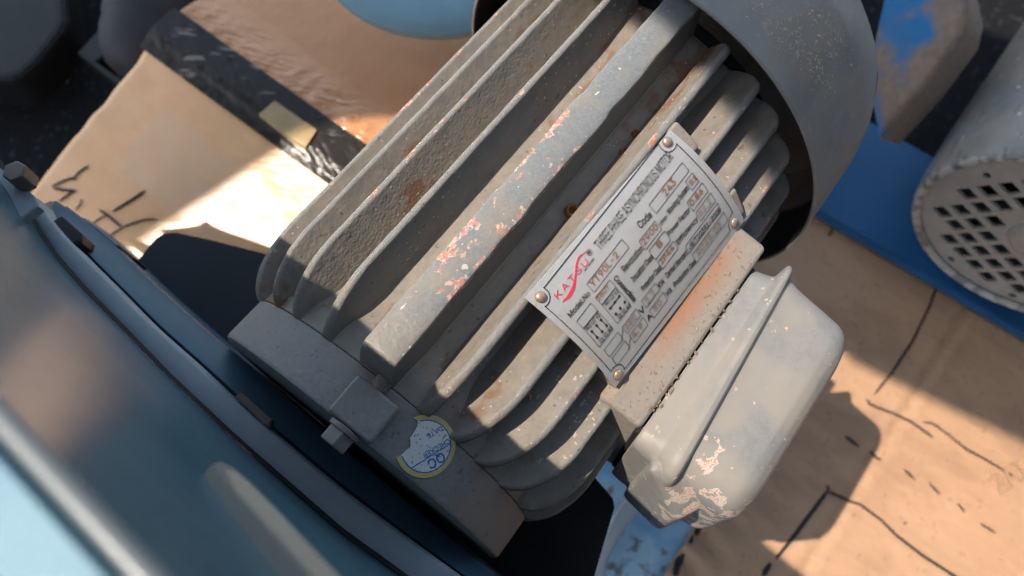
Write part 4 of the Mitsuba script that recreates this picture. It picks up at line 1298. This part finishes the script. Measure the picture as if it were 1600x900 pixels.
put(XB + '__black_tape', grid(black, 30, 130), 'tape_black', smooth=True)
tag(XB + '__black_tape', 'glossy crinkled black tape over the seam')
def tape_patch(s_, t_):
    q0, q1, q2, q3 = (np.array(at_plane(x_, y_, P0, NL)) for x_, y_ in ((408, 187), (432, 163), (497, 208), (478, 243)))
    p = (1 - s_)[..., None] * ((1 - t_)[..., None] * q0 + t_[..., None] * q1) + s_[..., None] * ((1 - t_)[..., None] * q3 + t_[..., None] * q2)
    u, v = p[..., 0], p[..., 1]
    z = np.maximum(np.where(u < SEAM_U, lid_z(u, v), brown_z(u, v)) + 0.0030, lid_z(SEAM_U, v) + 0.0025 * (u > SEAM_U - 0.01))
    z = z + 0.0012 * (meshkit.fbm(np.stack([u * 90, v * 60, u * 0 + 2], -1), 3) - 0.5)
    return np.stack([u, v, z], -1)


put(XB + '__tan_tape', grid(tape_patch, 20, 20), 'tape_tan', smooth=True)


def on_lid(x_, y_, lift=0.0):
    return at_plane(x_, y_, P0, NL) + NL * lift


for st_, w_ in (([(141, 260), (128, 268), (118, 278)], 5), ([(118, 278), (100, 284), (82, 292)], 4.5), ([(122, 281), (112, 280)], 4), ([(84, 294), (100, 298), (122, 300)], 5), ([(118, 300), (108, 306), (94, 316)], 4), ([(128, 312), (130, 318), (120, 330)], 3),
                ([(228, 299), (210, 312), (178, 332)], 5.5), ([(157, 329), (168, 336), (193, 357)], 4.5), ([(193, 357), (210, 350), (230, 344), (248, 344)], 4), ([(193, 358), (182, 364), (174, 370)], 3.5), ([(168, 338), (156, 344), (146, 352)], 3)):
    pts = [on_lid(x_, y_, 0) for x_, y_ in st_]
    dense = []
    for p_, q_ in zip(pts[:-1], pts[1:]):
        for k in range(5):
            dense.append(p_ + (q_ - p_) * k / 5)
    dense.append(pts[-1])
    dense = np.array(dense)
    zz = lid_z(dense[:, 0], dense[:, 1]) + 0.0022 * (meshkit.fbm(np.stack([dense[:, 0] * 35, dense[:, 1] * 25, dense[:, 0] * 0], -1), 3) - 0.5)
    dense[:, 2] = zz
    put(num(XB + '__marker_line'), ribbon(dense, w_ * 0.0003, NL, lift=0.0009, thick=0.0003), 'marker', smooth=False)

# ================================================================== PALE BLUE BOWL at the top edge
BW = 'pale_blue_dome'
bc = at(692, -85, -0.03)
prof = [(0.0, 0.016), (0.02, 0.017), (0.034, 0.0155), (0.040, 0.012), (0.0422, 0.007), (0.042, 0.003), (0.0395, 0.0), (0.034, -0.006), (0.024, -0.018), (0.0, -0.022)]
g_ = np.linspace(0, 2 * np.pi, 96, endpoint=False)
prof = [(r_ * 1.62, h_) for r_, h_ in prof]
rings = [np.stack([bc[0] + max(r_, 1e-5) * np.cos(g_), bc[1] + max(r_, 1e-5) * np.sin(g_), np.full(96, bc[2] + h_)], -1) for r_, h_ in prof]
put(BW, loft(rings, cap=False), 'sky_blue', smooth=40)
tag(BW, 'pale blue painted round dome at the top edge of the picture, above the box', 'machine part')
BA = 'blue_housing'
arm = np.array([at(x_, y_, -0.07) for x_, y_ in [(735, -40), (850, -60), (806, 2), (775, 20), (742, 24)]])
put(BA, slab(arm, 0.02, 0.004), 'arm_blue', smooth=30)
tag(BA, 'dull blue metal arm beside the pale blue cap, behind the motor fins', 'machine part')

# ================================================================== THINGS IN THE DARK UPPER LEFT CORNER
TR = 'plastic_tray'
tp = np.array([at(x_, y_, -0.15) for x_, y_ in [(-120, -160), (60, -140), (100, -20), (104, 30), (98, 48), (60, 96), (34, 120), (14, 126), (-60, 122), (-160, 110)]])
put(TR, slab(tp, 0.03, 0.006), 'black_plastic', smooth=40)
rimz = np.vstack([tp, tp[:1]])
tag(TR, 'black plastic trim panel with a rounded corner in the upper left corner', 'trim panel')
RL = 'dark_roll'
rc0, rc1 = at(222, 70, -0.12), at(268, -120, -0.10)
dirn = (rc1 - rc0) / np.linalg.norm(rc1 - rc0)
e1 = np.cross(dirn, [0, 0, 1.0])
e1 /= np.linalg.norm(e1)
e2 = np.cross(e1, dirn)
g_ = np.linspace(0, 2 * np.pi, 64, endpoint=False)
rings = []
for s_, r_ in ((-0.024, 0.001), (-0.022, 0.012), (-0.017, 0.019), (-0.008, 0.0245), (0.004, 0.027), (0.012, 0.0268), (0.014, 0.0278), (0.022, 0.0282), (0.06, 0.0285), (0.12, 0.0285)):
    c_ = rc0 + dirn * s_
    rings.append(c_ + r_ * (np.cos(g_)[:, None] * e1 + np.sin(g_)[:, None] * e2))
put(RL, loft(rings), 'grey_rubber', smooth=40)
tag(RL, 'dark grey rounded roll standing behind the corner of the taped box', 'roll')
SB = 'seat_rail_clip'
put(SB, slab(np.array([at(x_, y_, -0.155) for x_, y_ in [(120, 82), (152, 46), (172, 60), (180, 76), (150, 96), (206, 136), (196, 142)]]), 0.02, 0.002), 'black_plastic', smooth=30)
tag(SB, 'small black plastic clip on the carpet between trim panel and roll', 'clip')
LF = 'curled_shaving'
put(LF, ribbon([at(90, 138, -0.196), at(93, 131, -0.195), at(99, 127, -0.194), at(108, 130, -0.1955)], 0.0022, (0, 0, 1), lift=0.001, thick=0.001), 'crumb', smooth=30)
tag(LF, 'small pale curled shaving lying on the black carpet', 'shaving')
